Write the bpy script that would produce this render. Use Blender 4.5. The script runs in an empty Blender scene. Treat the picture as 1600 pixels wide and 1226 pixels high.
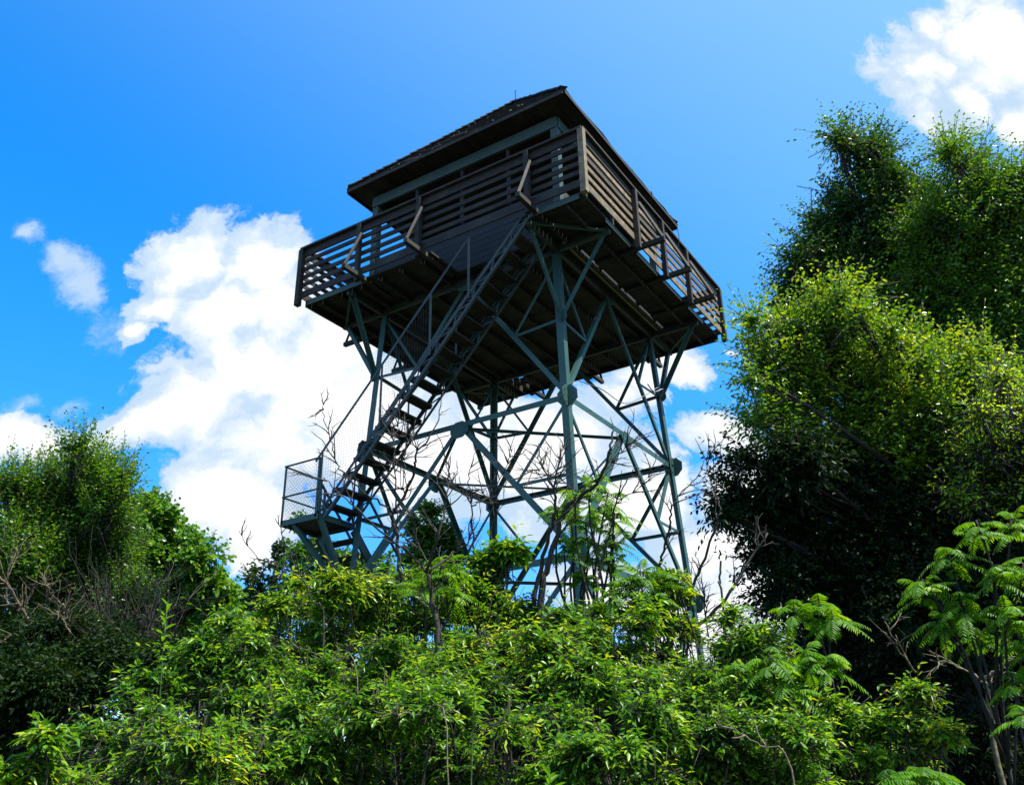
import bpy, math, random
import numpy as np
from mathutils import Vector, Matrix
R = math.radians
random.seed(7)
rng = np.random.default_rng(11)
SC = bpy.context.scene
COL = SC.collection

# ------------------------------------------------------------------ camera
DECK = 11.09                                   # height of the lookout deck above the ground at the camera
CAM = Vector((8.982, -14.529, DECK - 9.493))
YAW, PIT, ROL, FPX = 2.1377, 0.4247, -0.0188, 1386.2
_f = Vector((math.cos(PIT)*math.cos(YAW), math.cos(PIT)*math.sin(YAW), math.sin(PIT)))
_r = Vector((math.sin(YAW), -math.cos(YAW), 0)); _u = _r.cross(_f)
_r2 = _r*math.cos(ROL) + _u*math.sin(ROL); _u2 = -_r*math.sin(ROL) + _u*math.cos(ROL)
cd = bpy.data.cameras.new('camera'); cam = bpy.data.objects.new('camera', cd); COL.objects.link(cam)
cam.matrix_world = Matrix(((_r2.x, _u2.x, -_f.x, CAM.x), (_r2.y, _u2.y, -_f.y, CAM.y), (_r2.z, _u2.z, -_f.z, CAM.z), (0, 0, 0, 1)))
cd.sensor_width = 36; cd.lens = FPX/1600*36; cd.clip_end = 5000; cd.clip_start = 0.05
SC.camera = cam
SC.render.resolution_x = 1024; SC.render.resolution_y = 784
SC.view_settings.view_transform = 'Standard'; SC.view_settings.look = 'None'
SC.view_settings.exposure = 1.0; SC.view_settings.gamma = 1

def at(px, py, w):                              # a point seen at a pixel, w metres ahead
    return CAM + (_f + (px-800)/FPX*_r2 - (py-613)/FPX*_u2)*w

# ------------------------------------------------------------------ sky and sun
SUN_EL, SUN_AZ = R(62), R(8)                  # azimuth counter-clockwise from +x
sd = Vector((math.cos(SUN_EL)*math.cos(SUN_AZ), math.cos(SUN_EL)*math.sin(SUN_AZ), math.sin(SUN_EL)))
sl = bpy.data.lights.new('sun', 'SUN'); sl.energy = 5.0; sl.angle = R(0.5); sl.color = (1, 0.96, 0.88)
so = bpy.data.objects.new('sun', sl); COL.objects.link(so)
so.rotation_euler = sd.to_track_quat('Z', 'Y').to_euler()

class NT:
    def __init__(s, tree): s.t = tree; s.t.nodes.clear()
    def n(s, typ, ins=None, **kw):
        nd = s.t.nodes.new(typ)
        for k, v in kw.items(): setattr(nd, k, v)
        for k, v in (ins or {}).items():
            sock = nd.inputs[k]
            if hasattr(v, 'default_value') or hasattr(v, 'is_linked'): s.t.links.new(v, sock)
            else: sock.default_value = v
        return nd
    def m(s, op, a, b=None, c=None):
        nd = s.t.nodes.new('ShaderNodeMath'); nd.operation = op
        for i, v in enumerate((a, b, c)):
            if v is None: continue
            if isinstance(v, (int, float)): nd.inputs[i].default_value = v
            else: s.t.links.new(v, nd.inputs[i])
        return nd.outputs[0]
    def mix(s, fac, a, b, blend='MIX'):
        nd = s.t.nodes.new('ShaderNodeMix'); nd.data_type = 'RGBA'; nd.blend_type = blend
        for i, v in ((0, fac), (6, a), (7, b)):
            if isinstance(v, (int, float)): nd.inputs[i].default_value = v
            elif isinstance(v, tuple): nd.inputs[i].default_value = v
            else: s.t.links.new(v, nd.inputs[i])
        return nd.outputs[2]
    def sstep(s, x, lo, hi, a=0.0, b=1.0):
        nd = s.n('ShaderNodeMapRange', {0: x, 1: lo, 2: hi, 3: a, 4: b}, interpolation_type='SMOOTHSTEP')
        return nd.outputs[0]

world = bpy.data.worlds.new('World'); SC.world = world; world.use_nodes = True
W = NT(world.node_tree)
sky = W.n('ShaderNodeTexSky', sky_type='NISHITA', sun_disc=False, sun_elevation=SUN_EL,
          sun_rotation=math.pi/2 - SUN_AZ, air_density=1.0, dust_density=1.0, ozone_density=2.5, altitude=600)
tc = W.n('ShaderNodeTexCoord').outputs['Generated']
def dot(v):
    return W.n('ShaderNodeVectorMath', {0: tc, 1: v}, operation='DOT_PRODUCT').outputs['Value']
AZ0 = R(122.5)                                  # compass bearing the cloud field is described around
F0 = (math.cos(AZ0), math.sin(AZ0), 0); R0 = (math.sin(AZ0), -math.cos(AZ0), 0)
fwd = dot(F0)
den = W.m('MAXIMUM', fwd, 0.05)
cu = W.m('DIVIDE', dot(R0), den); cv = W.m('DIVIDE', dot((0, 0, 1)), den)
# cumulus masses: (side, height, half width, half height), as tangents of the bearing
CLOUDS = [
    (-0.414, 0.660, 0.094, 0.076, 1.00),
    (-0.329, 0.658, 0.077, 0.071, 1.00),
    (-0.289, 0.589, 0.058, 0.067, 1.00),
    (-0.371, 0.581, 0.083, 0.072, 1.00),
    (-0.464, 0.593, 0.042, 0.031, 1.00),
    (-0.483, 0.555, 0.020, 0.019, 1.00),
    (-0.338, 0.506, 0.089, 0.073, 1.00),
    (-0.254, 0.469, 0.072, 0.079, 1.00),
    (-0.388, 0.454, 0.095, 0.070, 1.00),
    (-0.438, 0.421, 0.063, 0.051, 1.00),
    (-0.294, 0.385, 0.108, 0.075, 1.00),
    (-0.341, 0.321, 0.075, 0.059, 1.00),
    (-0.189, 0.433, 0.094, 0.103, 1.00),
    (-0.194, 0.540, 0.082, 0.056, 1.00),
    (-0.078, 0.380, 0.116, 0.099, 1.00),
    (0.037, 0.362, 0.115, 0.097, 1.00),
    (0.133, 0.312, 0.090, 0.078, 1.00),
    (-0.300, 0.289, 0.045, 0.062, 1.00),
    (-0.606, 0.399, 0.055, 0.043, 1.00),
    (-0.549, 0.386, 0.054, 0.042, 1.00),
    (-0.495, 0.389, 0.031, 0.029, 1.00),
    (0.222, 0.490, 0.048, 0.034, 1.00),
    (0.160, 0.469, 0.048, 0.040, 1.00),
    (0.245, 0.374, 0.046, 0.045, 1.00),
    (0.253, 0.310, 0.075, 0.082, 1.00),
    (0.235, 0.391, 0.046, 0.033, 1.00),
    (0.216, 0.242, 0.073, 0.067, 1.00),
    (0.127, 0.444, 0.039, 0.026, 1.00),
    (0.215, 0.170, 0.120, 0.056, 1.00),
    (0.104, 0.201, 0.072, 0.036, 1.00),
    (0.748, 0.995, 0.109, 0.136, 1.00),
    (0.622, 0.960, 0.089, 0.094, 1.00),
    (0.712, 1.021, 0.086, 0.092, 1.00),
    (0.661, 1.055, 0.037, 0.043, 1.00),
    (0.667, 0.910, 0.055, 0.051, 1.00),
    (0.732, 0.838, 0.045, 0.071, 1.00),
    (0.289, 0.511, 0.011, 0.007, 1.00),
]
uv = W.n('ShaderNodeCombineXYZ', {0: cu, 1: cv, 2: 0.0}).outputs[0]
wn = W.n('ShaderNodeTexNoise', {'Vector': uv, 'Scale': 4.5, 'Detail': 6.0, 'Roughness': 0.62}, noise_dimensions='3D')
off = W.n('ShaderNodeVectorMath', {0: wn.outputs['Color'], 1: (0.5, 0.5, 0.5)}, operation='SUBTRACT').outputs[0]
off = W.n('ShaderNodeVectorMath', {0: off, 'Scale': 0.16}, operation='SCALE').outputs[0]
uvw = W.n('ShaderNodeVectorMath', {0: uv, 1: off}, operation='ADD').outputs[0]
sp = W.n('ShaderNodeSeparateXYZ', {0: uvw})
U_, V_ = sp.outputs[0], sp.outputs[1]
dens = None
for (bu, bv, ru, rv, st) in CLOUDS:
    a = W.m('DIVIDE', W.m('SUBTRACT', U_, bu), ru); b = W.m('DIVIDE', W.m('SUBTRACT', V_, bv), rv)
    d2 = W.m('ADD', W.m('MULTIPLY', a, a), W.m('MULTIPLY', b, b))
    q = W.m('MULTIPLY', W.m('SUBTRACT', 1.0, W.m('SQRT', d2)), st)
    dens = q if dens is None else W.m('SMOOTH_MAX', dens, q, 0.12)
nz = W.n('ShaderNodeTexNoise', {'Vector': uvw, 'Scale': 11.0, 'Detail': 10.0, 'Roughness': 0.66}).outputs[0]
vo = W.n('ShaderNodeTexVoronoi', {'Vector': uvw, 'Scale': 15.0}, feature='F1').outputs['Distance']
WISPS = [
    (-0.648, 0.683, 0.026, 0.027, 0.95),
    (-0.587, 0.659, 0.033, 0.023, 0.85),
    (-0.555, 0.624, 0.024, 0.042, 0.95),
    (-0.590, 0.456, 0.027, 0.014, 0.40),
    (-0.535, 0.457, 0.022, 0.016, 0.30),
    (-0.485, 0.564, 0.033, 0.025, 0.50),
    (0.289, 0.511, 0.019, 0.016, 0.50),
]
wd = None
for (bu, bv, ru, rv, st) in WISPS:
    a = W.m('DIVIDE', W.m('SUBTRACT', U_, bu), ru); b = W.m('DIVIDE', W.m('SUBTRACT', V_, bv), rv)
    q = W.m('MULTIPLY', W.m('SUBTRACT', 1.0, W.m('SQRT', W.m('ADD', W.m('MULTIPLY', a, a), W.m('MULTIPLY', b, b)))), st)
    wd = q if wd is None else W.m('MAXIMUM', wd, q)
wispm = W.m('MULTIPLY', W.sstep(W.m('ADD', wd, W.m('MULTIPLY', W.m('SUBTRACT', nz, 0.5), 3.2)), -0.15, 0.95), 0.92)
puff = W.m('ADD', W.m('MULTIPLY', W.m('SUBTRACT', nz, 0.5), 1.75), W.m('MULTIPLY', W.m('SUBTRACT', 0.35, vo), 0.45))
full = W.m('ADD', dens, puff)
mask = W.m('MAXIMUM', W.sstep(full, -0.22, 0.06), wispm)
# thin, bluish, half transparent parts inside the masses
n2 = W.n('ShaderNodeTexNoise', {'Vector': uvw, 'Scale': 7.0, 'Detail': 5.0, 'Roughness': 0.5}).outputs[0]
thin = W.sstep(W.m('ADD', W.m('MULTIPLY', full, 0.48), n2), 0.48, 0.84)
front = W.sstep(fwd, 0.12, 0.3)
mask = W.m('MULTIPLY', mask, front)
# scattered fair-weather clouds over the rest of the sky
n3 = W.n('ShaderNodeTexNoise', {'Vector': tc, 'Scale': 2.6, 'Detail': 9.0, 'Roughness': 0.6}).outputs[0]
m3 = W.m('MULTIPLY', W.sstep(n3, 0.52, 0.62), W.m('SUBTRACT', 1.0, front))
mask = W.m('MAXIMUM', mask, m3)
thin = W.m('MAXIMUM', thin, W.m('MULTIPLY', m3, 0.8))
STR = 0.10
hs = W.n('ShaderNodeHueSaturation', {'Hue': 0.5, 'Saturation': 1.42, 'Value': 1.42, 'Color': sky.outputs[0]}).outputs[0]
lowz = W.sstep(dot((0, 0, 1)), 0.12, 0.5)
hs = W.mix(1.0, hs, W.mix(lowz, (0.80, 0.98, 1.30, 1), (0.72, 1.20, 1.30, 1)), 'MULTIPLY')
aur = W.sstep(dot(tuple(sd)), 0.15, 1.1)              # pale aureole towards the sun
hs = W.mix(W.m('MULTIPLY', aur, 0.95), hs, (0.24/STR, 0.41/STR, 0.57/STR, 1))
cl = W.mix(thin, (0.29/STR, 0.38/STR, 0.485/STR, 1), (0.58/STR, 0.58/STR, 0.58/STR, 1))
out = W.mix(mask, hs, cl)
bg = W.n('ShaderNodeBackground', {'Color': out, 'Strength': STR})
W.n('ShaderNodeOutputWorld', {0: bg.outputs[0]})

world.cycles.sampling_method = 'MANUAL'; world.cycles.sample_map_resolution = 512
# ------------------------------------------------------------------ materials
def material(name): 
    m = bpy.data.materials.new(name); m.use_nodes = True; return m, NT(m.node_tree)
def paint(name, c1, c2, rough=0.55, rust=(0.12, 0.05, 0.025, 1), amt=0.585, metallic=0.0):
    m, N = material(name)
    g = N.n('ShaderNodeTexCoord').outputs['Object']
    a = N.n('ShaderNodeTexNoise', {'Vector': g, 'Scale': 1.3, 'Detail': 5.0, 'Roughness': .6}).outputs[0]
    b = N.n('ShaderNodeTexNoise', {'Vector': g, 'Scale': 22.0, 'Detail': 6.0, 'Roughness': .65}).outputs[0]
    col = N.mix(N.sstep(a, .35, .65), c1, c2)
    col = N.mix(N.sstep(b, amt, amt+.08), col, rust)
    bp = N.n('ShaderNodeBump', {'Strength': .25, 'Distance': .01, 'Height': b}).outputs[0]
    p = N.n('ShaderNodeBsdfPrincipled', {'Base Color': col, 'Roughness': rough, 'Metallic': metallic, 'Normal': bp})
    N.n('ShaderNodeOutputMaterial', {0: p.outputs[0]}); return m
def wood(name, c1, c2, scale=(1, 1, 1), rough=.8):
    m, N = material(name)
    g = N.n('ShaderNodeTexCoord').outputs['Object']
    mp = N.n('ShaderNodeMapping', {'Vector': g, 'Scale': scale}).outputs[0]
    a = N.n('ShaderNodeTexNoise', {'Vector': mp, 'Scale': 9.0, 'Detail': 8.0, 'Roughness': .65, 'Distortion': .6}).outputs[0]
    b = N.n('ShaderNodeTexNoise', {'Vector': g, 'Scale': 2.2, 'Detail': 3.0}).outputs[0]
    at_ = N.n('ShaderNodeAttribute', attribute_name='tint').outputs['Fac']
    col = N.mix(N.sstep(a, .3, .7), c1, c2)
    col = N.mix(N.m('MULTIPLY', N.sstep(b, .45, .7), .45), col, (.045, .05, .03, 1))
    v = N.m('ADD', N.m('MULTIPLY', at_, 1.1), .45)
    col = N.mix(1.0, col, N.n('ShaderNodeCombineColor', {0: v, 1: v, 2: v}).outputs[0], 'MULTIPLY')
    bp = N.n('ShaderNodeBump', {'Strength': .5, 'Distance': .01, 'Height': a}).outputs[0]
    p = N.n('ShaderNodeBsdfPrincipled', {'Base Color': col, 'Roughness': rough, 'Normal': bp})
    N.n('ShaderNodeOutputMaterial', {0: p.outputs[0]}); return m
def leafmat(name, dark, mid, young, trans=.38, rough=.36, spec=.45, red=False):
    """per-leaf tint: old dark leaves to young yellow-green ones; light shines through the blade"""
    m, N = material(name)
    t = N.n('ShaderNodeAttribute', attribute_name='tint').outputs['Fac']
    g = N.n('ShaderNodeTexCoord').outputs['Object']
    a = N.n('ShaderNodeTexNoise', {'Vector': g, 'Scale': .9, 'Detail': 3.0}).outputs[0]
    tt = N.m('ADD', N.m('MULTIPLY', t, .8), N.m('MULTIPLY', N.m('SUBTRACT', a, .5), .7))
    ramp = N.n('ShaderNodeValToRGB', {0: tt}); e = ramp.color_ramp.elements
    e[0].position = 0.0; e[0].color = dark; e[1].position = .86; e[1].color = young
    if red: q = e.new(1.0); q.color = (.30, .13, .025, 1); q2 = e.new(.93); q2.color = young
    k = e.new(.55); k.color = mid
    col = ramp.outputs[0]
    p = N.n('ShaderNodeBsdfPrincipled', {'Base Color': col, 'Roughness': rough, 'Specular IOR Level': spec})
    tcol = N.mix(1.0, col, (2.2, 1.75, 0.6, 1), 'MULTIPLY')
    tr = N.n('ShaderNodeBsdfTranslucent', {'Color': tcol})
    mx = N.n('ShaderNodeMixShader', {0: trans, 1: p.outputs[0], 2: tr.outputs[0]})
    N.n('ShaderNodeOutputMaterial', {0: mx.outputs[0]}); return m
def simple(name, c, rough=.8, bump=30, c2=None):
    m, N = material(name)
    g = N.n('ShaderNodeTexCoord').outputs['Object']
    a = N.n('ShaderNodeTexNoise', {'Vector': g, 'Scale': float(bump), 'Detail': 6.0, 'Roughness': .6}).outputs[0]
    col = N.mix(N.sstep(a, .35, .65), c, c2 or tuple(x*.55 for x in c[:3]) + (1,))
    bp = N.n('ShaderNodeBump', {'Strength': .4, 'Distance': .01, 'Height': a}).outputs[0]
    p = N.n('ShaderNodeBsdfPrincipled', {'Base Color': col, 'Roughness': rough, 'Normal': bp})
    N.n('ShaderNodeOutputMaterial', {0: p.outputs[0]}); return m
M = dict(
    steel=paint('painted_steel', (0.01366, 0.06334, 0.05501, 1), (0.02595, 0.08655, 0.06444, 1)),
    stair=paint('stair_steel', (0.01414, 0.02754, 0.02652, 1), (0.02652, 0.04406, 0.03978, 1)),
    plate=paint('deck_plate', (0.017, 0.0238, 0.02244, 1), (0.0238, 0.0272, 0.0238, 1), .7),
    trim=paint('green_trim', (0.02861, 0.05722, 0.04667, 1), (0.04451, 0.07312, 0.05491, 1), .6, (0.1272, 0.1272, 0.09333, 1), .66),
    wire=paint('galvanised_wire', (0.0476, 0.0578, 0.0612, 1), (0.068, 0.0748, 0.0748, 1), .5),
    panel=paint('grey_panel', (0.01039, 0.01089, 0.01228, 1), (0.01733, 0.01769, 0.01841, 1), .6, (0.02772, 0.01905, 0.01228, 1), .66),
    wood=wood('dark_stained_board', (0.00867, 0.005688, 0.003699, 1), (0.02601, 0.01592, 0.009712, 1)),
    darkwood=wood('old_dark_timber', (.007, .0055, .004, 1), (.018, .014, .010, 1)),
    sunlit_worn=wood('sunlit_weathered_board', (0.06732, 0.04847, 0.02938, 1), (0.1836, 0.1322, 0.07803, 1)),  # weathered boards, colour lightened to tan for the sunlit railing sides
    shingle=simple('roof_shingle', (0.03, 0.024, 0.0168, 1), .9, 9, (0.0108, 0.0108, 0.0096, 1)),
    green=simple('green_stem', (.06, .12, .02, 1), .7, 30),
    moss=simple('roof_moss', (.012, .016, .006, 1), .95, 30),
    sunlit_strip=simple('painted_sunlight_yellow', (.34, .32, .11, 1), .8, 9, (.22, .22, .09, 1)),  # sunlight on the beam flange, painted in as a yellow strip
    concrete=simple('concrete', (.3, .29, .27, 1), .9, 12),
    bark=simple('grey_bark', (0.0252, 0.021, 0.0168, 1), .9, 25, (0.0168, 0.01428, 0.0126, 1)),
    dead=simple('bare_twig_bark', (0.042, 0.033, 0.0216, 1), .85, 40, (0.018, 0.0144, 0.0102, 1)),
    pale=simple('pale_bare_bark', (0.18, 0.144, 0.078, 1), .85, 30, (0.072, 0.06, 0.036, 1)),
    ground=simple('forest_floor', (.05, .045, .025, 1), .95, 3, (.02, .025, .012, 1)),
    rust=simple('dry_leaf', (.25, .09, .03, 1), .8, 20),
)
L_ = dict(
    bush=leafmat('bush_leaf', (0.01691, 0.06626, 0.004104, 1), (0.06871, 0.2209, 0.00684, 1), (0.2537, 0.4065, 0.01368, 1), .42),
    bushy=leafmat('young_bush_leaf', (0.0279, 0.106, 0.005472, 1), (0.1117, 0.2827, 0.008208, 1), (0.3536, 0.4241, 0.02052, 1), .42, red=True),
    sumac=leafmat('sumac_leaf', (0.03648, 0.1277, 0.00456, 1), (0.09728, 0.2554, 0.00684, 1), (0.2432, 0.3745, 0.01368, 1), .42, .45, .25),
    painted_shade=leafmat('painted_shade_leaf', (0.00608, 0.01824, 0.00532, 1), (0.0114, 0.0342, 0.00608, 1), (0.038, 0.0836, 0.00912, 1), .3, .5, .15),  # shade of the lower right tree and left thicket put into the colour
    dark=leafmat('dark_tree_leaf', (0.0133, 0.04617, 0.007524, 1), (0.038, 0.1129, 0.00836, 1), (0.1235, 0.2257, 0.01254, 1), .38),
    bright=leafmat('bright_tree_leaf', (0.0332, 0.1102, 0.005016, 1), (0.09959, 0.2314, 0.00836, 1), (0.2656, 0.3747, 0.01254, 1)),
    yellow=leafmat('yellowing_leaf', (0.0891, 0.2329, 0.0081, 1), (0.2376, 0.4269, 0.01215, 1), (0.5049, 0.6404, 0.02025, 1)),
    maple=leafmat('maple_leaf', (0.02964, 0.09918, 0.00836, 1), (0.06916, 0.1984, 0.01003, 1), (0.1581, 0.3086, 0.01672, 1)),
    far=leafmat('far_tree_leaf', (0.0152, 0.038, 0.01216, 1), (0.0304, 0.076, 0.0228, 1), (0.0608, 0.1216, 0.0228, 1)),
    shade=leafmat('shade_painted_thicket_leaf', (0.0076, 0.01672, 0.0076, 1), (0.0114, 0.02432, 0.00912, 1), (0.0228, 0.0418, 0.00912, 1), .25, .6, .15),  # nearly black foliage colour standing in for shade between the bushes
)

# ------------------------------------------------------------------ mesh helpers
class MB:
    def __init__(s): s.v = []; s.f = []; s.t = []
    def box(s, p0, p1, w, h, up=(0, 0, 1), ext=0.0):
        """a bar from p0 to p1, w wide and h high"""
        p0 = Vector(p0); p1 = Vector(p1); d = (p1-p0).normalized(); p0 = p0-d*ext; p1 = p1+d*ext
        a = d.cross(Vector(up))
        if a.length < 1e-3: a = d.cross(Vector((1, 0, 0)))
        a.normalize(); b = a.cross(d).normalized(); k = len(s.v)
        for p in (p0, p1):
            for x, y in ((-1, -1), (1, -1), (1, 1), (-1, 1)): s.v.append(p+a*x*w/2+b*y*h/2)
        for q in ((3, 2, 1, 0), (4, 5, 6, 7), (0, 1, 5, 4), (1, 2, 6, 5), (2, 3, 7, 6), (3, 0, 4, 7)): s.f.append(tuple(k+i for i in q))
        s.t += [random.random()]*8
        return s
    def cube(s, lo, hi):
        x0, y0, z0 = lo; x1, y1, z1 = hi
        return s.box(((x0+x1)/2, (y0+y1)/2, z0), ((x0+x1)/2, (y0+y1)/2, z1), abs(y1-y0), abs(x1-x0), up=(1, 0, 0))
    def angle(s, p0, p1, size, th, a, b):
        """an L-section steel angle whose two legs point along a and b"""
        p0 = Vector(p0); p1 = Vector(p1); d = (p1-p0).normalized()
        a = Vector(a); a = (a-d*a.dot(d)).normalized(); b = Vector(b); b = (b-d*b.dot(d)-a*b.dot(a)).normalized()
        k = len(s.v)
        prof = [(0, 0), (size, 0), (size, th), (th, th), (th, size), (0, size)]
        for p in (p0, p1):
            for x, y in prof: s.v.append(p+a*x+b*y)
        for i in range(6): j = (i+1) % 6; s.f.append((k+i, k+j, k+6+j, k+6+i))
        s.f += [(k+3, k+2, k+1, k+0), (k+5, k+4, k+3, k+0), (k+6, k+7, k+8, k+9), (k+6, k+9, k+10, k+11)]
        s.t += [random.random()]*12
        return s
    def prism(s, poly, n, th):
        n = Vector(n).normalized(); k = len(s.v); c = len(poly)
        for q in poly: s.v.append(Vector(q))
        for q in poly: s.v.append(Vector(q)+n*th)
        s.f.append(tuple(k+i for i in range(c))[::-1]); s.f.append(tuple(k+c+i for i in range(c)))
        for i in range(c): j = (i+1) % c; s.f.append((k+i, k+j, k+c+j, k+c+i))
        s.t += [random.random()]*(2*c); return s
    def tube(s, pts, rad, n=6):
        pts = [Vector(p) for p in pts]; k = len(s.v); m = len(pts); prev = None
        for i, p in enumerate(pts):
            d = (pts[min(i+1, m-1)]-pts[max(i-1, 0)]).normalized()
            a = d.cross(Vector((0, 0, 1)) if abs(d.z) < .9 else Vector((1, 0, 0))).normalized()
            if prev is not None and a.dot(prev) < 0: a = -a
            prev = a; b = d.cross(a); r = rad[i] if hasattr(rad, '__len__') else rad
            for q in range(n): t = 2*math.pi*q/n; s.v.append(p+a*math.cos(t)*r+b*math.sin(t)*r)
        for i in range(m-1):
            for q in range(n):
                e = (q+1) % n; s.f.append((k+i*n+q, k+i*n+e, k+(i+1)*n+e, k+(i+1)*n+q))
        s.f.append(tuple(k+q for q in range(n))[::-1]); s.f.append(tuple(k+(m-1)*n+q for q in range(n)))
        s.t += [random.random()]*(m*n); return s
    def build(s, name, mat, parent=None, org=None, smooth=False):
        o = org if org is not None else (ORG.get(parent.name) if parent is not None else Vector((0, 0, 0)))
        me = bpy.data.meshes.new(name); me.from_pydata([v-o for v in s.v], [], s.f)
        at_ = me.attributes.new('tint', 'FLOAT', 'POINT'); at_.data.foreach_set('value', s.t)
        if smooth: me.polygons.foreach_set('use_smooth', [True]*len(me.polygons))
        me.materials.append(mat); me.update()
        ob = bpy.data.objects.new(name, me); COL.objects.link(ob)
        if parent is not None: ob.parent = parent; ORG[ob.name] = o
        else: ob.location = o
        return ob
ORG = {}
def tag(o, label=None, cat=None, group=None, kind=None):
    if label: o['label'] = label
    if cat: o['category'] = cat
    if group: o['group'] = group
    if kind: o['kind'] = kind
    return o
def empty(name, loc, label, cat, group=None):
    o = bpy.data.objects.new(name, None); COL.objects.link(o); o.location = loc; o.empty_display_size = .3
    ORG[o.name] = Vector(loc); return tag(o, label, cat, group)
def V(x, y, z): return Vector((x, y, z))

# ------------------------------------------------------------------ ground
def gz(x, y):
    return 1.5*math.exp(-((x+1)**2+(y-2)**2)/130.0)
g = MB(); n = 90
xs = [math.copysign(abs(t)**2.2, t)*900 for t in np.linspace(-1, 1, n)]
for y in xs:
    for x in xs: g.v.append(V(x, y, gz(x, y)+.08*math.sin(x*1.3)*math.sin(y*1.1)*(1 if abs(x)+abs(y) < 60 else 0))); g.t.append(.5)
for j in range(n-1):
    for i in range(n-1): k = j*n+i; g.f.append((k, k+1, k+n+1, k+n))
tag(g.build('ground', M['ground']), 'dark forest floor under the bushes and the lookout tower', kind='structure')

# ------------------------------------------------------------------ lookout tower
Z = DECK; AY = .979
BASE = V(0, 0, DECK-9.6)
T = empty('lookout_tower', BASE, 'tall fire lookout tower of green steel trusses with a dark wooden balcony and hipped roof', 'tower')
ST = M['steel']
SIGN = {'N': (1, -1), 'L': (-1, -1), 'R': (1, 1), 'B': (-1, 1)}
FACES = [('L', 'N', (0, -1, 0)), ('N', 'R', (1, 0, 0)), ('R', 'B', (0, 1, 0)), ('B', 'L', (-1, 0, 0))]
def hw(z): return 2.148 + .048*(-.079-z)
def node(c, z): s = SIGN[c]; h = hw(z); return V(s[0]*h, s[1]*h*AY, Z+z)
def mid(a, b, z): return (node(a, z)+node(b, z))/2
zt, zu, z1, z2, z3, zb = -.12, -1.654, -3.266, -6.1, -8.9, -9.6
zm = (z1+z2)/2
for c, s in SIGN.items():
    lg = MB().angle(node(c, -.02), node(c, zb), .135, .014, (-s[0], 0, 0), (0, -s[1], 0)).build('leg', ST, T)
    p = node(c, zb)
    MB().box(p-V(0, 0, .15), p+V(0, 0, .12), .5, .5).build('footing', M['concrete'], lg)
def strut(p0, p1, nrm, size, name='brace', inset=.004, cut0=0.0, cut1=0.0):
    p0 = Vector(p0); p1 = Vector(p1); d = (p1-p0).normalized(); p0 = p0+d*cut0; p1 = p1-d*cut1
    nrm = Vector(nrm).normalized(); side = d.cross(nrm)
    if side.z > 0: side = -side
    b = MB(); b.angle(p0-nrm*inset-side*size/2, p1-nrm*inset-side*size/2, size, .010, side, -nrm)
    return b.build(name, ST, T)
def gusset(p, nrm, r, parent=None, flat=1.0, down=0.0):
    nrm = Vector(nrm).normalized(); a = V(0, 0, 1); a = (a-nrm*a.dot(nrm)).normalized(); s = a.cross(nrm)
    poly = []
    for i in range(8):
        t = math.pi/8+i*math.pi/4; rr = r*(1.0 if i % 2 else .96)
        poly.append(Vector(p)+nrm*.003+s*math.cos(t)*rr+a*(math.sin(t)*rr*flat-down))
    b = MB().prism(poly, nrm, .010); 
    o = b.build('gusset_plate', ST, T)
    bb = MB()
    for i in range(8):
        t = i*math.pi/4+.2
        q = Vector(p)+nrm*.013+s*math.cos(t)*r*.68+a*(math.sin(t)*r*.68*flat-down); bb.tube([q, q+nrm*.012], .014, 6)
    bb.build('bolt', ST, o)
for a, b, nr in FACES:
    tm = mid(a, b, zt-.06); nrm = Vector(nr)
    # top chord, middle and lower girts
    for z, s in ((z1, .105), (z2, .115), (z3, .1)):
        strut(node(a, z), node(b, z), nr, s, 'girt', .02)
    # upper panel: V from the lower leg joints to the middle of the deck beam
    for c in (a, b):
        strut(node(c, z1), tm, nr, .085, inset=.035)
        dm = (node(c, z1)+tm)/2
        strut(node(c, zu), dm, nr, .055, inset=.05)
        strut(node(c, zt-.1), dm, nr, .055, inset=.06)
        # lower panel: legs of an inverted V, with redundants
        m1 = mid(a, b, z1)
        strut(m1, node(c, z2), nr, .095, inset=.035)
        dm2 = m1*.5+node(c, z2)*.5
        strut(node(c, z1), dm2, nr, .06, inset=.05)
        strut(node(c, zm), dm2, nr, .06, inset=.06)
        strut(node(c, z2), mid(a, b, z3), nr, .09, inset=.035)
    gusset(tm-V(0, 0, .03), nr, .2, flat=.7)
    gusset(mid(a, b, z1), nr, .22, flat=.8, down=.1)
    gusset(mid(a, b, z3), nr, .2, flat=.7)
    for c in (a, b):
        gusset(node(c, z1), nr, .215); gusset(node(c, z2), nr, .22); gusset(node(c, zu), nr, .11)
# inner plan bracing at the first girt level
for z in (z1, z2):
    m4 = [mid(a, b, z) for a, b, _ in FACES]
    for i in range(4): strut(m4[i]-V(0, 0, .05), m4[(i+1) % 4]-V(0, 0, .05), (0, 0, 1), .05, inset=.0)
# knee braces that carry the balcony
for c, s in SIGN.items():
    p = node(c, zu); h = hw(zt)
    e1 = V(s[0]*h, s[1]*3.1, Z-.12); e2 = V(s[0]*3.18, s[1]*h*AY, Z-.12)
    for e, nn in ((e1, (s[0], 0, 0)), (e2, (0, s[1], 0))):
        strut(p, e, nn, .085, 'knee_brace', inset=-.01)
    strut(e1-V(0, 0, .04), e2-V(0, 0, .04), (0, 0, -1), .05, 'corner_tie')
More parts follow.
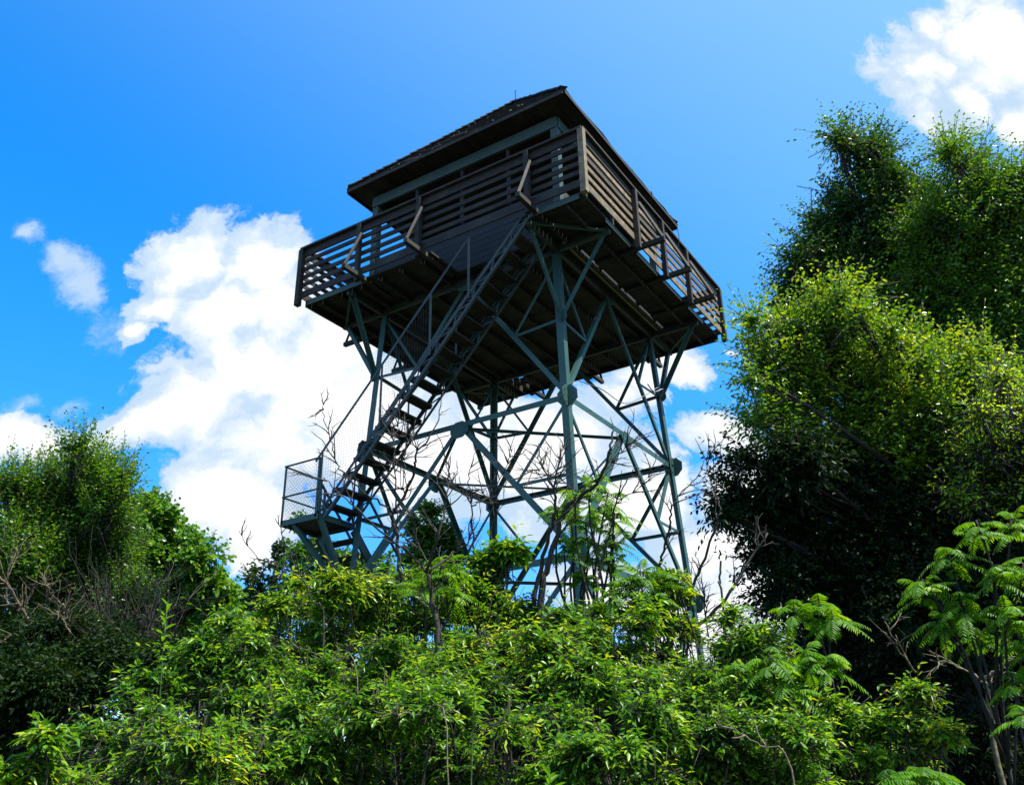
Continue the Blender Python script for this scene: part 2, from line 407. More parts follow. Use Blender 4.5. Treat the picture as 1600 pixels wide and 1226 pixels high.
# floor framing
DX, DY = 3.3, 3.23
for sgn in (-1, 1):
    h = hw(0)
    MB().box(V(-DX+.05, sgn*h*AY, Z-.13), V(DX-.05, sgn*h*AY, Z-.13), .07, .16).build('floor_beam', M['stair'], T)
    MB().box(V(sgn*h, -DY+.05, Z-.131), V(sgn*h, DY-.05, Z-.131), .07, .155).build('floor_beam', M['stair'], T)
MB().box(V(2.36, -2.2, Z-.1), V(2.36, 2.2, Z-.1), .10, .03).build('edge_beam', M['sunlit_strip'], T)
for i in range(12):
    x = -2.95+i*.535
    if .02 < x < 2.1: 
        MB().box(V(x, -2.33, Z-.10), V(x, DY-.06, Z-.10), .05, .1).build('joist', M['darkwood'], T)
    else: MB().box(V(x, -DY+.06, Z-.10), V(x, DY-.06, Z-.10), .05, .1).build('joist', M['darkwood'], T)
dk = MB(); y = -DY; 
while y < DY-.02:
    segs = [(-DX, DX)]
    w = .142
    if y+w > -3.16 and y < -2.42: segs = [(-DX, .02), (2.14, DX)]          # stair opening
    new = []
    for a_, b_ in segs:
        if a_ < 2.42 < b_ and -2.2 < y < 2.15 and int((y+4)/.142) % 6 != 3:
            new += [(a_, 2.405), (2.455, b_)]                                # gap added beside the cab wall so sun strikes the edge beam
        else: new.append((a_, b_))
    for a_, b_ in new:
        if abs(y-2.6) < .35 and a_ < -1.6 < b_ and int(y*10) % 2 == 0: new2 = [(a_, -1.85), (-1.5, b_)]
        else: new2 = [(a_, b_)]
        for p_, q_ in new2:
            dk.cube((p_, y, Z-.045), (q_, min(y+w-.009, DY), Z-.003-.004*random.random()))
    y += w
dk.build('deck_boards', M['darkwood'], T)
# green steel angles under the balcony rim
for (x0, x1) in ((-DX+.06, -1.62), (2.2, DX-.06)):
    MB().angle(V(x0, -DY-.004, Z-.02), V(x1, -DY-.004, Z-.02), .11, .012, (0, 0, -1), (0, 1, 0)).build('rim_angle', M['trim'], T)
for (y0, y1) in ((-2.35, -1.35), (-1.05, -.1), (.15, 1.1), (1.45, 2.3)):
    MB().angle(V(DX+.004, y0, Z-.02), V(DX+.004, y1, Z-.02), .1, .012, (0, 0, -1), (-1, 0, 0)).build('rim_angle', M['trim'], T)
MB().box(V(-DX, DY-.03, Z-.1), V(DX, DY-.03, Z-.1), .05, .12).build('rim_board', M['wood'], T)
MB().box(V(-DX+.03, -DY, Z-.1), V(-DX+.03, DY-.07, Z-.1), .05, .12).build('rim_board', M['wood'], T)
# railing: one part per side, posts, slats, outriggers as sub-parts
RX, RY, RH = 3.37, 3.30, 1.27
def side(axis, sg, posts, mat):
    def P(t, o, z): return V(t, sg*(RY+o), Z+z) if axis == 'x' else V(sg*(RX+o), t, Z+z)
    lim = RX if axis == 'x' else RY
    cap = MB().box(P(-lim-.06, .02, RH-.02), P(lim+.06, .02, RH-.02), .14, .045).build('railing', M['wood'], T)
    MB().box(P(-lim, 0, RH-.13), P(lim, 0, RH-.13), .035, .17).build('slat', M['wood'], cap)
    for zc in (.94, .745, .55, .355):
        MB().box(P(-lim, random.uniform(-.006, .006), zc), P(lim, random.uniform(-.006, .006), zc+random.uniform(-.008, .008)), .03, .092).build('slat', mat, cap)
    MB().box(P(-lim, 0, .12), P(lim, 0, .12), .03, .15).build('slat', mat, cap)
    for t in posts:
        MB().box(P(t, .065, -.13), P(t, .065, RH-.045), .09, .09, up=(1, 0, 0)).build('post', M['wood'], cap)
        MB().box(P(t+.095, -.9, -.06), P(t+.095, .56, -.06), .09, .09).build('outrigger', M['darkwood'], cap)
        MB().box(P(t+.095, .53, -.03), P(t+.095, .10, .95), .05, .05, up=(1, 1, 0)).build('post_brace', M['darkwood'], cap)
    return cap
s1 = side('x', -1, (-1.75, -.2, 2.28), M['wood'])
s2 = side('y', 1, (-1.25, .02, 1.3), M['sunlit_worn'])
s3 = side('x', 1, (-1.8, -.1, 1.5), M['sunlit_worn'])
s4 = side('y', -1, (-1.45, .25, 1.9), M['wood'])
for (x, y) in ((1, -1), (-1, -1), (1, 1), (-1, 1)):
    MB().box(V(x*(RX+.04), y*(RY+.04), Z-.14), V(x*(RX+.04), y*(RY+.04), Z+RH-.045), .11, .11, up=(1, 0, 0)).build('corner_post', M['sunlit_worn'] if (x, y) == (1, -1) else M['wood'], T)
# open cab with half walls, posts and hipped roof
CH, CZ = 2.38, 2.76
cab = MB()
for i in range(30):
    a_ = -CH+i*(2*CH/30)
    cab.cube((a_, -CH*AY, Z+CZ), (a_+2*CH/30-.008, CH*AY, Z+CZ+.03))
cabp = cab.build('cab', M['wood'], T); cabp['label'] = 'open square cab with half walls and green corner posts'
for x in (-1, 1):
    for y in (-1, 1):
        MB().box(V(x*(CH-.07), y*(CH*AY-.07), Z), V(x*(CH-.07), y*(CH*AY-.07), Z+CZ-.25), .15, .15, up=(1, 0, 0)).build('corner_post', M['trim'], cabp)
for sg in (-1, 1):
    MB().box(V(-CH, sg*CH*AY, Z+CZ-.125), V(CH, sg*CH*AY, Z+CZ-.125), .06, .25).build('header', M['trim'], cabp)
    MB().box(V(sg*CH, -CH*AY+.032, Z+CZ-.125), V(sg*CH, CH*AY-.032, Z+CZ-.125), .06, .248).build('header', M['trim'], cabp)
    for t in (-1.15, .05, 1.2):
        MB().box(V(t, sg*(CH*AY-.05), Z+1.15), V(t, sg*(CH*AY-.05), Z+CZ-.25), .06, .06, up=(1, 0, 0)).build('mullion', M['wood'], cabp)
        MB().box(V(sg*(CH-.05), t, Z+1.15), V(sg*(CH-.05), t, Z+CZ-.25), .06, .06, up=(1, 0, 0)).build('mullion', M['wood'], cabp)
    hwm = M['panel'] if sg < 0 else M['wood']
    b = MB(); zz = 0.0
    while zz < 1.1: b.box(V(-CH+.15, sg*(CH*AY-.03), Z+zz+.07), V(CH-.15, sg*(CH*AY-.03), Z+zz+.07), .03, .13); zz += .138
    b.build('half_wall', hwm, cabp)
    b = MB(); zz = 0.0
    while zz < 1.1: b.box(V(sg*(CH-.03), -CH*AY+.15, Z+zz+.07), V(sg*(CH-.03), CH*AY-.15, Z+zz+.07), .03, .13); zz += .138
    b.build('half_wall', M['wood'], cabp)
EX, EY, EZ, AP = 2.80, 2.74, 2.92, 6.05
rf = MB()
c4 = [V(-EX, -EY, Z+EZ), V(EX, -EY, Z+EZ), V(EX, EY, Z+EZ), V(-EX, EY, Z+EZ)]; ap = V(0.02, -.03, Z+AP)
rows = 16
for i in range(4):                              # overlapping shingle courses on each slope
    a_, b_ = c4[i], c4[(i+1) % 4]; out_ = ((a_+b_)/2-V(0, 0, (a_.z))); out_.z = 0; out_.normalize()
    nn = (b_-a_).cross(ap-a_).normalized()
    for r in range(rows):
        t0, t1 = r/rows, (r+1.12)/rows; t1 = min(t1, 1)
        lift = .028
        k = len(rf.v)
        segn = max(2, int(14*(1-t0)))
        for q in range(segn+1):
            u = q/segn
            e = a_.lerp(ap, t0).lerp(b_.lerp(ap, t0), u); f = a_.lerp(ap, t1).lerp(b_.lerp(ap, t1), u)
            j = random.uniform(-.012, .022)
            rf.v += [e+nn*(lift+j), f+nn*.002, e-V(0, 0, .01)]; rf.t += [random.random()]*3
        for q in range(segn):
            o = k+3*q; rf.f += [(o, o+3, o+4, o+1), (o+2, o+5, o+3, o)]
rf.f.append((len(rf.v), len(rf.v)+1, len(rf.v)+2, len(rf.v)+3)); rf.v += [c+V(0, 0, -.012) for c in reversed(c4)]; rf.t += [.5]*4
roof = rf.build('roof', M['shingle'], T)
for i in range(4):
    a_, b_ = c4[i], c4[(i+1) % 4]
    d = (b_-a_).normalized(); nrm = d.cross(V(0, 0, 1))
    MB().box(a_-V(0, 0, .045)+nrm*.012, b_-V(0, 0, .045)+nrm*.012-d*.024, .024, .075).build('fascia', M['wood'], roof)
    hp = MB(); 
    for q in range(26):
        s_ = a_.lerp(ap, q/26); e_ = a_.lerp(ap, (q+1.2)/26); hp.box(s_+V(0, 0, .06+random.uniform(0, .03)), e_+V(0, 0, .045), .16, .022)
    hp.build('hip_cap', M['shingle'], roof)
sf = MB()
for i in range(40):                             # soffit boards from the wall head to the eave
    t = -EX+.03+i*(2*EX-.06)/40
    sf.cube((t, -EY+.03, Z+EZ-.05), (t+(2*EX-.06)/40-.006, EY-.03, Z+EZ-.025))
sf.build('soffit', M['darkwood'], roof)
ms = MB()
for i in range(4):
    a_, b_ = c4[i], c4[(i+1) % 4]
    for q in range(46):
        t = random.random(); u = random.random()**2.2*.8
        p = a_.lerp(b_, t).lerp(ap, u) if q % 3 else a_.lerp(ap, random.random())
        R_ = random.uniform(.015, .035); ms.tube([p+V(0, 0, .0), p+V(random.uniform(-.03, .03), random.uniform(-.03, .03), R_*1.2+.03)], [R_*1.6, R_*.5], 6)
tag(ms.build('moss', M['moss'], roof), kind='stuff')
MB().tube([ap-V(0, 0, .1), ap+V(0, 0, .42)], .014).build('lightning_rod', ST, roof)
for i in range(7):
    pass
# ---- staircase
S_ = empty
def stz(x): return 1.05*x-2.23                  # centre line of the outer stringer
x0, x1 = -2.42, 2.10
stair = MB()
def lattice(y, yy):
    b = MB(); d = V(1, 0, 1.05).normalized(); up = V(-1.05, 0, 1).normalized()
    p0 = V(x0, y, Z+stz(x0)); p1 = V(x1, y, Z+stz(x1)-.02)
    b.angle(p0+up*.09, p1+up*.09, .055, .009, up*-1, (0, yy, 0)); b.angle(p0-up*.12, p1-up*.12, .055, .009, up, (0, yy, 0))
    n = 22; L = (p1-p0)
    for i in range(n):
        a_ = p0+L*(i/n)+up*(.06 if i % 2 else -.09); c_ = p0+L*((i+1)/n)+up*(-.09 if i % 2 else .06)
        b.box(a_+V(0, yy*.012, 0), c_+V(0, yy*.012, 0), .028, .008, up=(0, 1, 0))
    return b
so_ = lattice(-3.2, 1).build('stringer', M['stair'], T)
lattice(-2.42, -1).build('stringer', M['stair'], T)
nst = 19
for i in range(nst):
    x = x0+.10+i*(x1-x0-.15)/(nst-1); z = Z+stz(x)+.06
    t = MB().cube((x-.125, -3.185, z-.022), (x+.125, -2.435, z+.022)).build('tread', M['wood'], T)
    for yy in (-3.17, -2.45):
        b = MB(); b.angle(V(x-.12, yy, z-.026), V(x+.12, yy, z-.026), .04, .006, (0, 0, -1), (0, 1 if yy < -3 else -1, 0))
        b.build('tread_bracket', M['stair'], t)
hr = lambda x: 1.05*x-.90
hand = MB().angle(V(-2.66, -3.225, Z+hr(-2.66)), V(.86, -3.225, Z+hr(.86)-.03), .05, .008, (0, 1, 0), (0, 0, -1)).build('handrail', M['stair'], T)
for x in (-2.5, -1.12, 0.0, .86):
    MB().angle(V(x, -3.222, Z+max(stz(x), -4.7)), V(x, -3.222, Z+hr(x)-.01), .045, .007, (1, 0, 0), (0, 1, 0)).build('baluster', M['stair'], hand)
for yy in (-2.41,):
    h2 = MB().angle(V(-2.45, yy, Z+hr(-2.45)), V(.82, yy, Z+hr(.82)), .04, .007, (0, 1, 0), (0, 0, -1)).build('handrail', M['stair'], T)
    for x in (-2.4, -1.12, 0.0): MB().angle(V(x, yy, Z+stz(x)), V(x, yy, Z+hr(x)), .04, .007, (1, 0, 0), (0, 1, 0)).build('baluster', M['stair'], h2)
msh = MB(); WR = .0017
def wire(b, p, q): b.tube([p, q], WR, 3)
x = -2.62
while x < .1:                                  # upright wires of the stair screen
    wire(msh, V(x, -3.215, Z+max(stz(x)+.1, -4.72)), V(x, -3.215, Z+hr(x))); x += .062
k = 0
zz = -4.7
while zz < -.02:
    xa = max(-2.62, (zz+.90)/1.05); xb = min(.1, (zz-.1+2.23)/1.05)
    if xb > xa: wire(msh, V(xa, -3.212, Z+zz), V(xb, -3.212, Z+zz))
    zz += .062
msh.build('wire_screen', M['wire'], T)
# ---- landing with mesh guard, struts and the lower flight
LX0, LX1, LY0, LY1, LZ = -3.45, -2.46, -3.22, -2.24, -4.75
land = MB().cube((LX0+.02, LY0+.02, Z+LZ-.02), (LX1-.02, LY1-.02, Z+LZ+.012)).build('landing', M['plate'], T)
fr = MB()
for p, q, nn in ((V(LX0, LY0, 0), V(LX1, LY0, 0), (0, 1, 0)), (V(LX1, LY0, 0), V(LX1, LY1, 0), (-1, 0, 0)), (V(LX1, LY1, 0), V(LX0, LY1, 0), (0, -1, 0)), (V(LX0, LY1, 0), V(LX0, LY0, 0), (1, 0, 0))):
    fr.angle(p+V(0, 0, Z+LZ+.02), q+V(0, 0, Z+LZ+.02), .11, .012, (0, 0, -1), nn)
fr.build('rim', ST, land)
def post(x, y, z0=-.05, z1=1.1): return MB().angle(V(x, y, Z+LZ+z0), V(x, y, Z+LZ+z1), .05, .008, (1 if x < -3 else -1, 0, 0), (0, 1 if y < -3 else -1, 0)).build('guard_post', ST, land)
for p in ((LX0, LY0), (LX1-.06, LY0), (LX0, LY1)): post(*p)
def bar(p, q, s=.04): MB().box(p, q, s, .02).build('guard_rail', ST, land)
A_, B_, C_ = V(LX0, LY0, Z+LZ), V(LX1-.06, LY0, Z+LZ), V(LX0, LY1, Z+LZ)
u_ = lambda h: V(0, 0, h)
bar(A_+u_(1.1), B_+u_(1.1)); bar(A_+u_(.48), B_+u_(.48)); bar(A_+u_(1.1), C_+u_(1.1)); bar(A_+u_(.48), C_+u_(.48))
bar(V(LX1-.06, LY0, Z+LZ+.45), V(LX1+.16, LY0, Z+LZ+.05), .03)
dm = MB()
for (P0, P1) in ((A_, B_), (A_, C_)):           # diamond mesh
    Lg = (P1-P0).length; H = 1.08; e = (P1-P0).normalized(); st_ = .085; k = -H
    while k < Lg:
        a0, a1 = max(0, k), min(Lg, k+H)
        if a1 > a0: wire(dm, P0+e*a0+u_(a0-k), P0+e*a1+u_(a1-k)); wire(dm, P0+e*a0+u_(H-(a0-k)), P0+e*a1+u_(H-(a1-k)))
        k += st_
dm.build('diamond_mesh', M['wire'], land)
Lf = node('L', z2)
strut(V(LX1-.03, LY0+.03, Z+LZ-.08), Lf+V(0, -.05, .02), (0, -1, 0), .085, 'landing_strut')
strut(V(LX0+.3, LY0+.03, Z+LZ-.08), Lf+V(-.05, -.06, -.02), (0, -1, 0), .085, 'landing_strut')
strut(V(LX0+.05, LY1-.03, Z+LZ-.08), Lf+V(-.05, 0, 0), (0, -1, 0), .07, 'landing_strut')
for xx in (LX0+.03, LX1-.03):
    MB().box(V(xx, LY1, Z+LZ-.1), V(xx, LY1+4.1, Z+LZ-4.2), .05, .18).build('stringer', M['stair'], T)
    hb = MB().box(V(xx, LY1, Z+LZ+1.0), V(xx, LY1+4.1, Z+LZ-3.1), .04, .04).build('handrail', M['stair'], T)
    for i in range(4): MB().box(V(xx, LY1+.1+i*1.25, Z+LZ-.1-i*1.25), V(xx, LY1+.1+i*1.25, Z+LZ+.9-i*1.25), .04, .04, up=(1, 0, 0)).build('baluster', M['stair'], hb)
for i in range(16):
    yy = LY1+.15+i*.25
    MB().cube((LX0+.06, yy-.12, Z+LZ-.27-i*.25), (LX1-.06, yy+.12, Z+LZ-.23-i*.25)).build('tread', M['wood'], T)
# ---- loose cable looped along the right leg
def cable(pts, r=.008): MB().tube(pts, r, 5).build('cable', M['wire'], T)
def on(px, py, w): return at(px, py, w)
def spline(P, n=8):
    out = []; P = [Vector(p) for p in P]; P = [P[0]*2-P[1]]+P+[P[-1]*2-P[-2]]
    for i in range(1, len(P)-2):
        for k in range(n):
            t = k/n; a, b, c, d = P[i-1:i+3]
            out.append(.5*((2*b)+(c-a)*t+(2*a-5*b+4*c-d)*t*t+(3*b-a-3*c+d)*t**3))
    out.append(P[-2]); return out
cable(spline([on(905, 595, 14.2), on(940, 608, 15), on(975, 630, 15.8), on(1003, 620, 16.4), on(1028, 605, 17.0)]))
cable(spline([on(1012, 600, 16.6), on(1022, 612, 16.8), on(1036, 608, 17.0), on(1034, 619, 17.0)]), .012)
cable(spline([on(1010, 628, 16.5), on(1012, 640, 16.5), on(1026, 655, 16.9)]), .008)
cable(spline([on(1058, 356, 16.6), on(1061, 372, 16.6), on(1060, 385, 16.6)]), .007)

# ------------------------------------------------------------------ vegetation
def norm(a): return a/np.maximum(np.linalg.norm(a, axis=1, keepdims=True), 1e-9)
class Leaves:
    def __init__(s): s.v = []; s.t = []
    def add(s, pos, d, n, L, Wd, tint, droop=.25, shape=(.34, .72, 1.0, .72)):
        d = norm(d); n = norm(n-d*np.sum(n*d, 1, keepdims=True)); sd_ = np.cross(d, n)
        L = L[:, None]; Wd = Wd[:, None]; g_ = np.array([[0, 0, -1.0]])
        f1, f2, w1, w2 = shape
        B = pos; Tp = pos+d*L+g_*L*droop
        c1 = pos+d*L*f1+g_*L*droop*.1; c2 = pos+d*L*f2+g_*L*droop*.5
        up = n*Wd*.16
        v = np.stack([B, c1+sd_*Wd*.5*w1+up, c2+sd_*Wd*.5*w2+up*.7, Tp, c2-sd_*Wd*.5*w2+up*.7, c1-sd_*Wd*.5*w1+up], 1)
        s.v.append(v.reshape(-1, 3)); s.t.append(np.repeat(tint, 6))
    def build(s, name, mat, parent):
        v = np.concatenate(s.v).astype(np.float32); t = np.concatenate(s.t).astype(np.float32)
        v = v-np.array(ORG[parent.name], dtype=np.float32); nl = len(v)//6
        me = bpy.data.meshes.new(name); me.vertices.add(len(v)); me.vertices.foreach_set('co', v.ravel())
        b = (np.arange(nl)*6)[:, None]
        idx = (b+np.array([[0, 1, 2, 3, 0, 3, 4, 5]])).ravel().astype(np.int32)
        me.loops.add(nl*8); me.loops.foreach_set('vertex_index', idx)
        me.polygons.add(nl*2); me.polygons.foreach_set('loop_start', np.arange(nl*2, dtype=np.int32)*4)
        me.polygons.foreach_set('loop_total', np.full(nl*2, 4, np.int32))
        a = me.attributes.new('tint', 'FLOAT', 'POINT'); a.data.foreach_set('value', t)
        me.update(calc_edges=True); me.materials.append(mat)
        ob = bpy.data.objects.new(name, me); COL.objects.link(ob); ob.parent = parent; ORG[ob.name] = ORG[parent.name]
        return ob
def rnd(n, s=1.0): return rng.normal(0, s, (n, 3))
UP = np.array([[0, 0, 1.0]])
def sprays(LV, start, dirs, length, nleaf, L, Wd, bend=-.25, droop=.25, spread=.9, tint=(.5, .22), young=0.0, shape=(.34, .72, 1.0, .72), flat=.6, tj=None, nj=.42):
    """twigs that carry leaves on alternating sides; returns the twig curves"""
    n = len(start); d = norm(dirs); ln = length[:, None]
    side_ = norm(np.cross(d, UP)+rnd(n, .15))
    base_t = rng.normal(tint[0], tint[1], n) if tj is None else tj
    end = start+d*ln+UP*ln*bend
    for k in range(nleaf):
        f = (k+.7)/nleaf
        p = start+d*ln*f+UP*ln*bend*f*f
        tan = norm(d+UP*2*bend*f)
        sg = 1 if k % 2 else -1
        ld = tan*(1.15-spread*.5)+side_*sg*spread*(1-.5*f)+rnd(n, .3)+UP*-.1
        nn = UP*flat+rnd(n, nj)+np.cross(side_, tan)*-.2
        sz = (1-.35*abs(f-.45))*rng.uniform(.7, 1.2, n)
        tt = np.clip(base_t+rng.normal(0, .12, n)+young*max(0, f-.55), 0, 1)
        LV.add(p+rnd(n, .006), ld, nn, L*sz, Wd*sz*rng.uniform(.8, 1.15, n), tt, droop=droop*1.0, shape=shape)
    return start, d, ln, end
def inlobes(lobes, per, sub=9, rs=.46):
    """random points in clumps spread through ellipsoidal lobes, with the outward direction"""
    P, D = [], []
    for c, r in lobes:
        c = np.array(c)
        for q in range(sub):
            dq = norm(rnd(1))[0]; cq = c+dq*r*random.uniform(.35, .85); rq = r*rs*random.uniform(.6, 1.2)
            n = max(3, int(per*rq*rq*random.uniform(.45, 1.0)))
            d = norm(rnd(n)); rad = rng.uniform(.15, 1, n)**.5
            P.append(cq+d*rad[:, None]*rq); D.append(norm(d+dq*.6))
        n = max(3, int(per*r*r*.22)); d = norm(rnd(n)); rad = rng.uniform(.1, 1, n)**.5
        P.append(c+d*rad[:, None]*r*.95); D.append(d)
    return np.concatenate(P), np.concatenate(D)
def px_lobes(lst, w, dj=.5):
    out = []
    for q in lst:
        x, y, r = q[:3]; ww = q[3] if len(q) > 3 else w+random.uniform(-dj, dj)
        c = at(x, y, ww); out.append((tuple(c), r*ww/FPX))
    return out
def limb(b, p0, p1, r0, r1, n=6, wob=.06, sides=6, sag=0.0):
    p0 = Vector(p0); p1 = Vector(p1); L = (p1-p0).length; pts = []; rad = []
    ph = [random.uniform(-1, 1) for _ in range(6)]
    for i in range(n+1):
        t = i/n; k = math.sin(math.pi*t)
        pts.append(p0.lerp(p1, t)+V(ph[0]*math.sin(3*t+ph[1]), ph[2]*math.sin(3.5*t+ph[3]), ph[4]*.5*math.sin(4*t))*L*wob*k+V(0, 0, sag*L*k))
        rad.append(r0+(r1-r0)*t)
    b.tube(pts, rad, sides); return pts
def tree(name, label, cat, lobes, mat, leafL, leafW, cover=5.0, twig=.5, nleaf=8, trunk_r=.14, group=None, lean=0, bend=-.1,
         upb=.35, droop=.3, tint=(.5, .22), young=0.0, shape=(.34, .72, 1.0, .72), trunk_top=.75, bark='bark', limbs=True, spread=.9, scatter=.4, foot=None):
    cx = sum(l[0][0]*l[1] for l in lobes)/sum(l[1] for l in lobes); cy = sum(l[0][1]*l[1] for l in lobes)/sum(l[1] for l in lobes)
    top = max(l[0][2]+l[1] for l in lobes); low = min(l[0][2]-l[1] for l in lobes)
    if foot is not None: bx, by = foot[0], foot[1]
    else: bx, by = cx, cy
    base = V(bx, by, gz(bx, by)-.05)
    root = empty(name, base, label, cat, group)
    LV = Leaves()
    per = cover*math.pi/(.30*leafL*leafW)/nleaf
    P, D = inlobes(lobes, per); n = len(P)
    dirs = D*.75+UP*upb+rnd(n, scatter)
    ln = twig*rng.uniform(.5, 1.25, n)
    sh = rng.uniform(0, 1, n) < .04; ln[sh] *= 1.35; dirs[sh] += UP*.5
    P = P-norm(dirs)*ln[:, None]*.45
    keep = P[:, 2] > np.array([gz(0, 0)])[0]+.1
    P, dirs, ln = P[keep], dirs[keep], ln[keep]
    sprays(LV, P, dirs, ln, nleaf, leafL, leafW, bend=bend, droop=droop, tint=tint, young=young, shape=shape, spread=spread)
    tb = MB()
    tip = V(cx, cy, base.z+(top-base.z)*trunk_top)
    tr = limb(tb, base, tip, trunk_r, trunk_r*.3, 10, .03, 8)
    tb.build('trunk', M[bark], root, smooth=True)
    if limbs:
        lb = MB()
        for c, r in lobes:
            c = Vector(c); best = min(tr, key=lambda q: abs(q.z-(c.z-.6*r-(V(q.x-c.x, q.y-c.y, 0).length)*.5)))
            pts = limb(lb, best, c, trunk_r*.3, trunk_r*.1, 6, .08, 6, .04)
            for _ in range(7):
                a_ = random.choice(pts[2:]); dd = Vector(norm(rnd(1))[0])*r*random.uniform(.3, .6)
                limb(lb, a_, c+dd, trunk_r*.10, .004, 6, .16, 4)
        # outermost twigs
        sel = rng.choice(len(P), min(len(P), 2600), replace=False)
        for i in sel:
            p = Vector(P[i]); d = Vector(norm(dirs[i:i+1])[0])
            lb.tube([p-d*ln[i]*.3, p, p+d*ln[i]+V(0, 0, bend*ln[i])], [.008, .007, .003], 3)
        lb.build('branches', M[bark], root, smooth=True)
    LV.build('foliage', mat, root)
    return root
def bush(label, lobes, mat, leafL=.085, leafW=.031, cover=5.0, twig=.42, nleaf=9, group='leafy bushes in the foreground', name='bush', **kw):
    tw = kw.pop('bark', 'dead'); stems = kw.pop('stems', 5)
    cx = sum(l[0][0]*l[1] for l in lobes)/sum(l[1] for l in lobes); cy = sum(l[0][1]*l[1] for l in lobes)/sum(l[1] for l in lobes)
    base = V(cx, cy, gz(cx, cy)-.03); root = empty(name, base, label, 'bush', group)
    sm = []
    for c, rr in lobes:
        for _ in range(4):
            if random.random() < .2: continue
            d = Vector(norm(rnd(1))[0]); d.z *= .8; sm.append((tuple(Vector(c)+d*rr*.62), rr*random.uniform(.34, .60)))
    LV = Leaves(); P, D = inlobes(sm, cover*1.25*math.pi/(.3*leafL*leafW)/nleaf, 6, .5); n = len(P)
    dirs = D*np.array([[1, 1, .35]])+UP*kw.get('upb', .12)+rnd(n, .33)*np.array([[1, 1, .5]]); ln = twig*rng.uniform(.45, 1.3, n); sh = rng.uniform(0, 1, n) < .06; ln[sh] *= 1.9; dirs[sh] += UP*.6
    P = P-norm(dirs)*ln[:, None]*.5
    k = P[:, 2] > .12; P, dirs, ln = P[k], dirs[k], ln[k]
    bend = kw.get('bend', -.14)
    sprays(LV, P, dirs, ln, nleaf, leafL, leafW, bend=bend, droop=kw.get('droop', .22), tint=(kw.get('tint', (.5, .2))[0], .3), young=kw.get('young', .5), flat=1.0, nj=.3,
           shape=kw.get('shape', (.36, .70, 1.0, .66)), spread=kw.get('spread', .95))
    LV.build('foliage', mat, root)
    sb = MB()
    for c, r in lobes:
        c = Vector(c)
        for _ in range(stems):
            f_ = V(base.x+random.uniform(-.5, .5), base.y+random.uniform(-.5, .5), base.z)
            q = c+Vector(norm(rnd(1))[0])*r*random.uniform(.3, .8); limb(sb, f_, q, .014, .005, 7, .08, 5, .05)
    for i in rng.choice(len(P), min(len(P), 1400), replace=False):
        p = Vector(P[i]); d = Vector(norm(dirs[i:i+1])[0])
        sb.tube([p-d*ln[i]*.2, p, p+d*ln[i]*.5+V(0, 0, bend*ln[i]*.25), p+d*ln[i]+V(0, 0, bend*ln[i])], [.0035, .003, .0025, .0015], 3)
    sb.build('stem', M[tw], root, smooth=True)
    return root
#VEGETATION
def sumac(label, heads, foot, mat='sumac', frond=.42, pairs=12, nf=11, rad=.022, w0=8.0, name='sumac_shrub', group='sumac shrubs', bark='bark', leafL=.085, extra=0):
    """a clump of forked stems, each ending in a whorl of long pinnate leaves"""
    hs_ = [at(*h) for h in heads]
    f = at(*foot); f = V(f.x, f.y, max(gz(f.x, f.y)-.05, -.05)) if len(foot) == 3 else f
    root = empty(name, f, label, 'sumac', group)
    sb = MB(); LV = Leaves()
    cen = sum(hs_, V(0, 0, 0))/len(hs_); fork = f.lerp(cen, .5)
    limb(sb, f, fork, rad, rad*.75, 6, .05, 7)
    for h in hs_:
        limb(sb, fork+V(0, 0, random.uniform(-.3, .2)), h, rad*.6, .009, 7, .1, 6, .03)
        for q in range(nf+extra):
            az = q*2.4+random.uniform(-.3, .3); el = random.uniform(-.1, .75) if q < nf*.7 else random.uniform(.7, 1.2)
            d = V(math.cos(az)*math.cos(el), math.sin(az)*math.cos(el), math.sin(el))
            L = .86*frond*random.uniform(.6, 1.15); st = h-V(0, 0, random.uniform(0, .16)); pts = []; m = pairs+2
            g_ = random.uniform(.35, .85)
            for i in range(m+1):
                t = i/m; pts.append(st+d*L*t+V(0, 0, -g_*L*t*t))
            sb.tube(pts, [.0035*(1-.7*i/m) for i in range(m+1)], 4)
            tint = random.gauss(.5, .16)
            pos, dd, nn, ll, ww = [], [], [], [], []
            for i in range(2, m+1):
                tan = (pts[i]-pts[i-1]).normalized(); sd2 = tan.cross(V(0, 0, 1)).normalized(); upv = sd2.cross(tan)
                t = i/m; sc = .55+.75*math.sin(math.pi*min(1, t*.95+.08))
                for sg in (-1, 1):
                    pos.append(pts[i]); dd.append(sd2*sg+tan*random.uniform(.3, .6)+V(0, 0, random.uniform(-.5, -.15))); nn.append(upv+V(random.gauss(0, .25), random.gauss(0, .25), 0))
                    ll.append(.82*leafL*sc*random.uniform(.8, 1.1)); ww.append(leafL*.22*sc**.5)
            n = len(pos)
            LV.add(np.array(pos), np.array(dd), np.array(nn), np.array(ll), np.array(ww), np.clip(rng.normal(tint, .06, n), 0, 1), droop=.3, shape=(.28, .62, 1.0, .72))
    sb.build('stem', M[bark], root, smooth=True)
    LV.build('foliage', L_[mat], root)
    return root
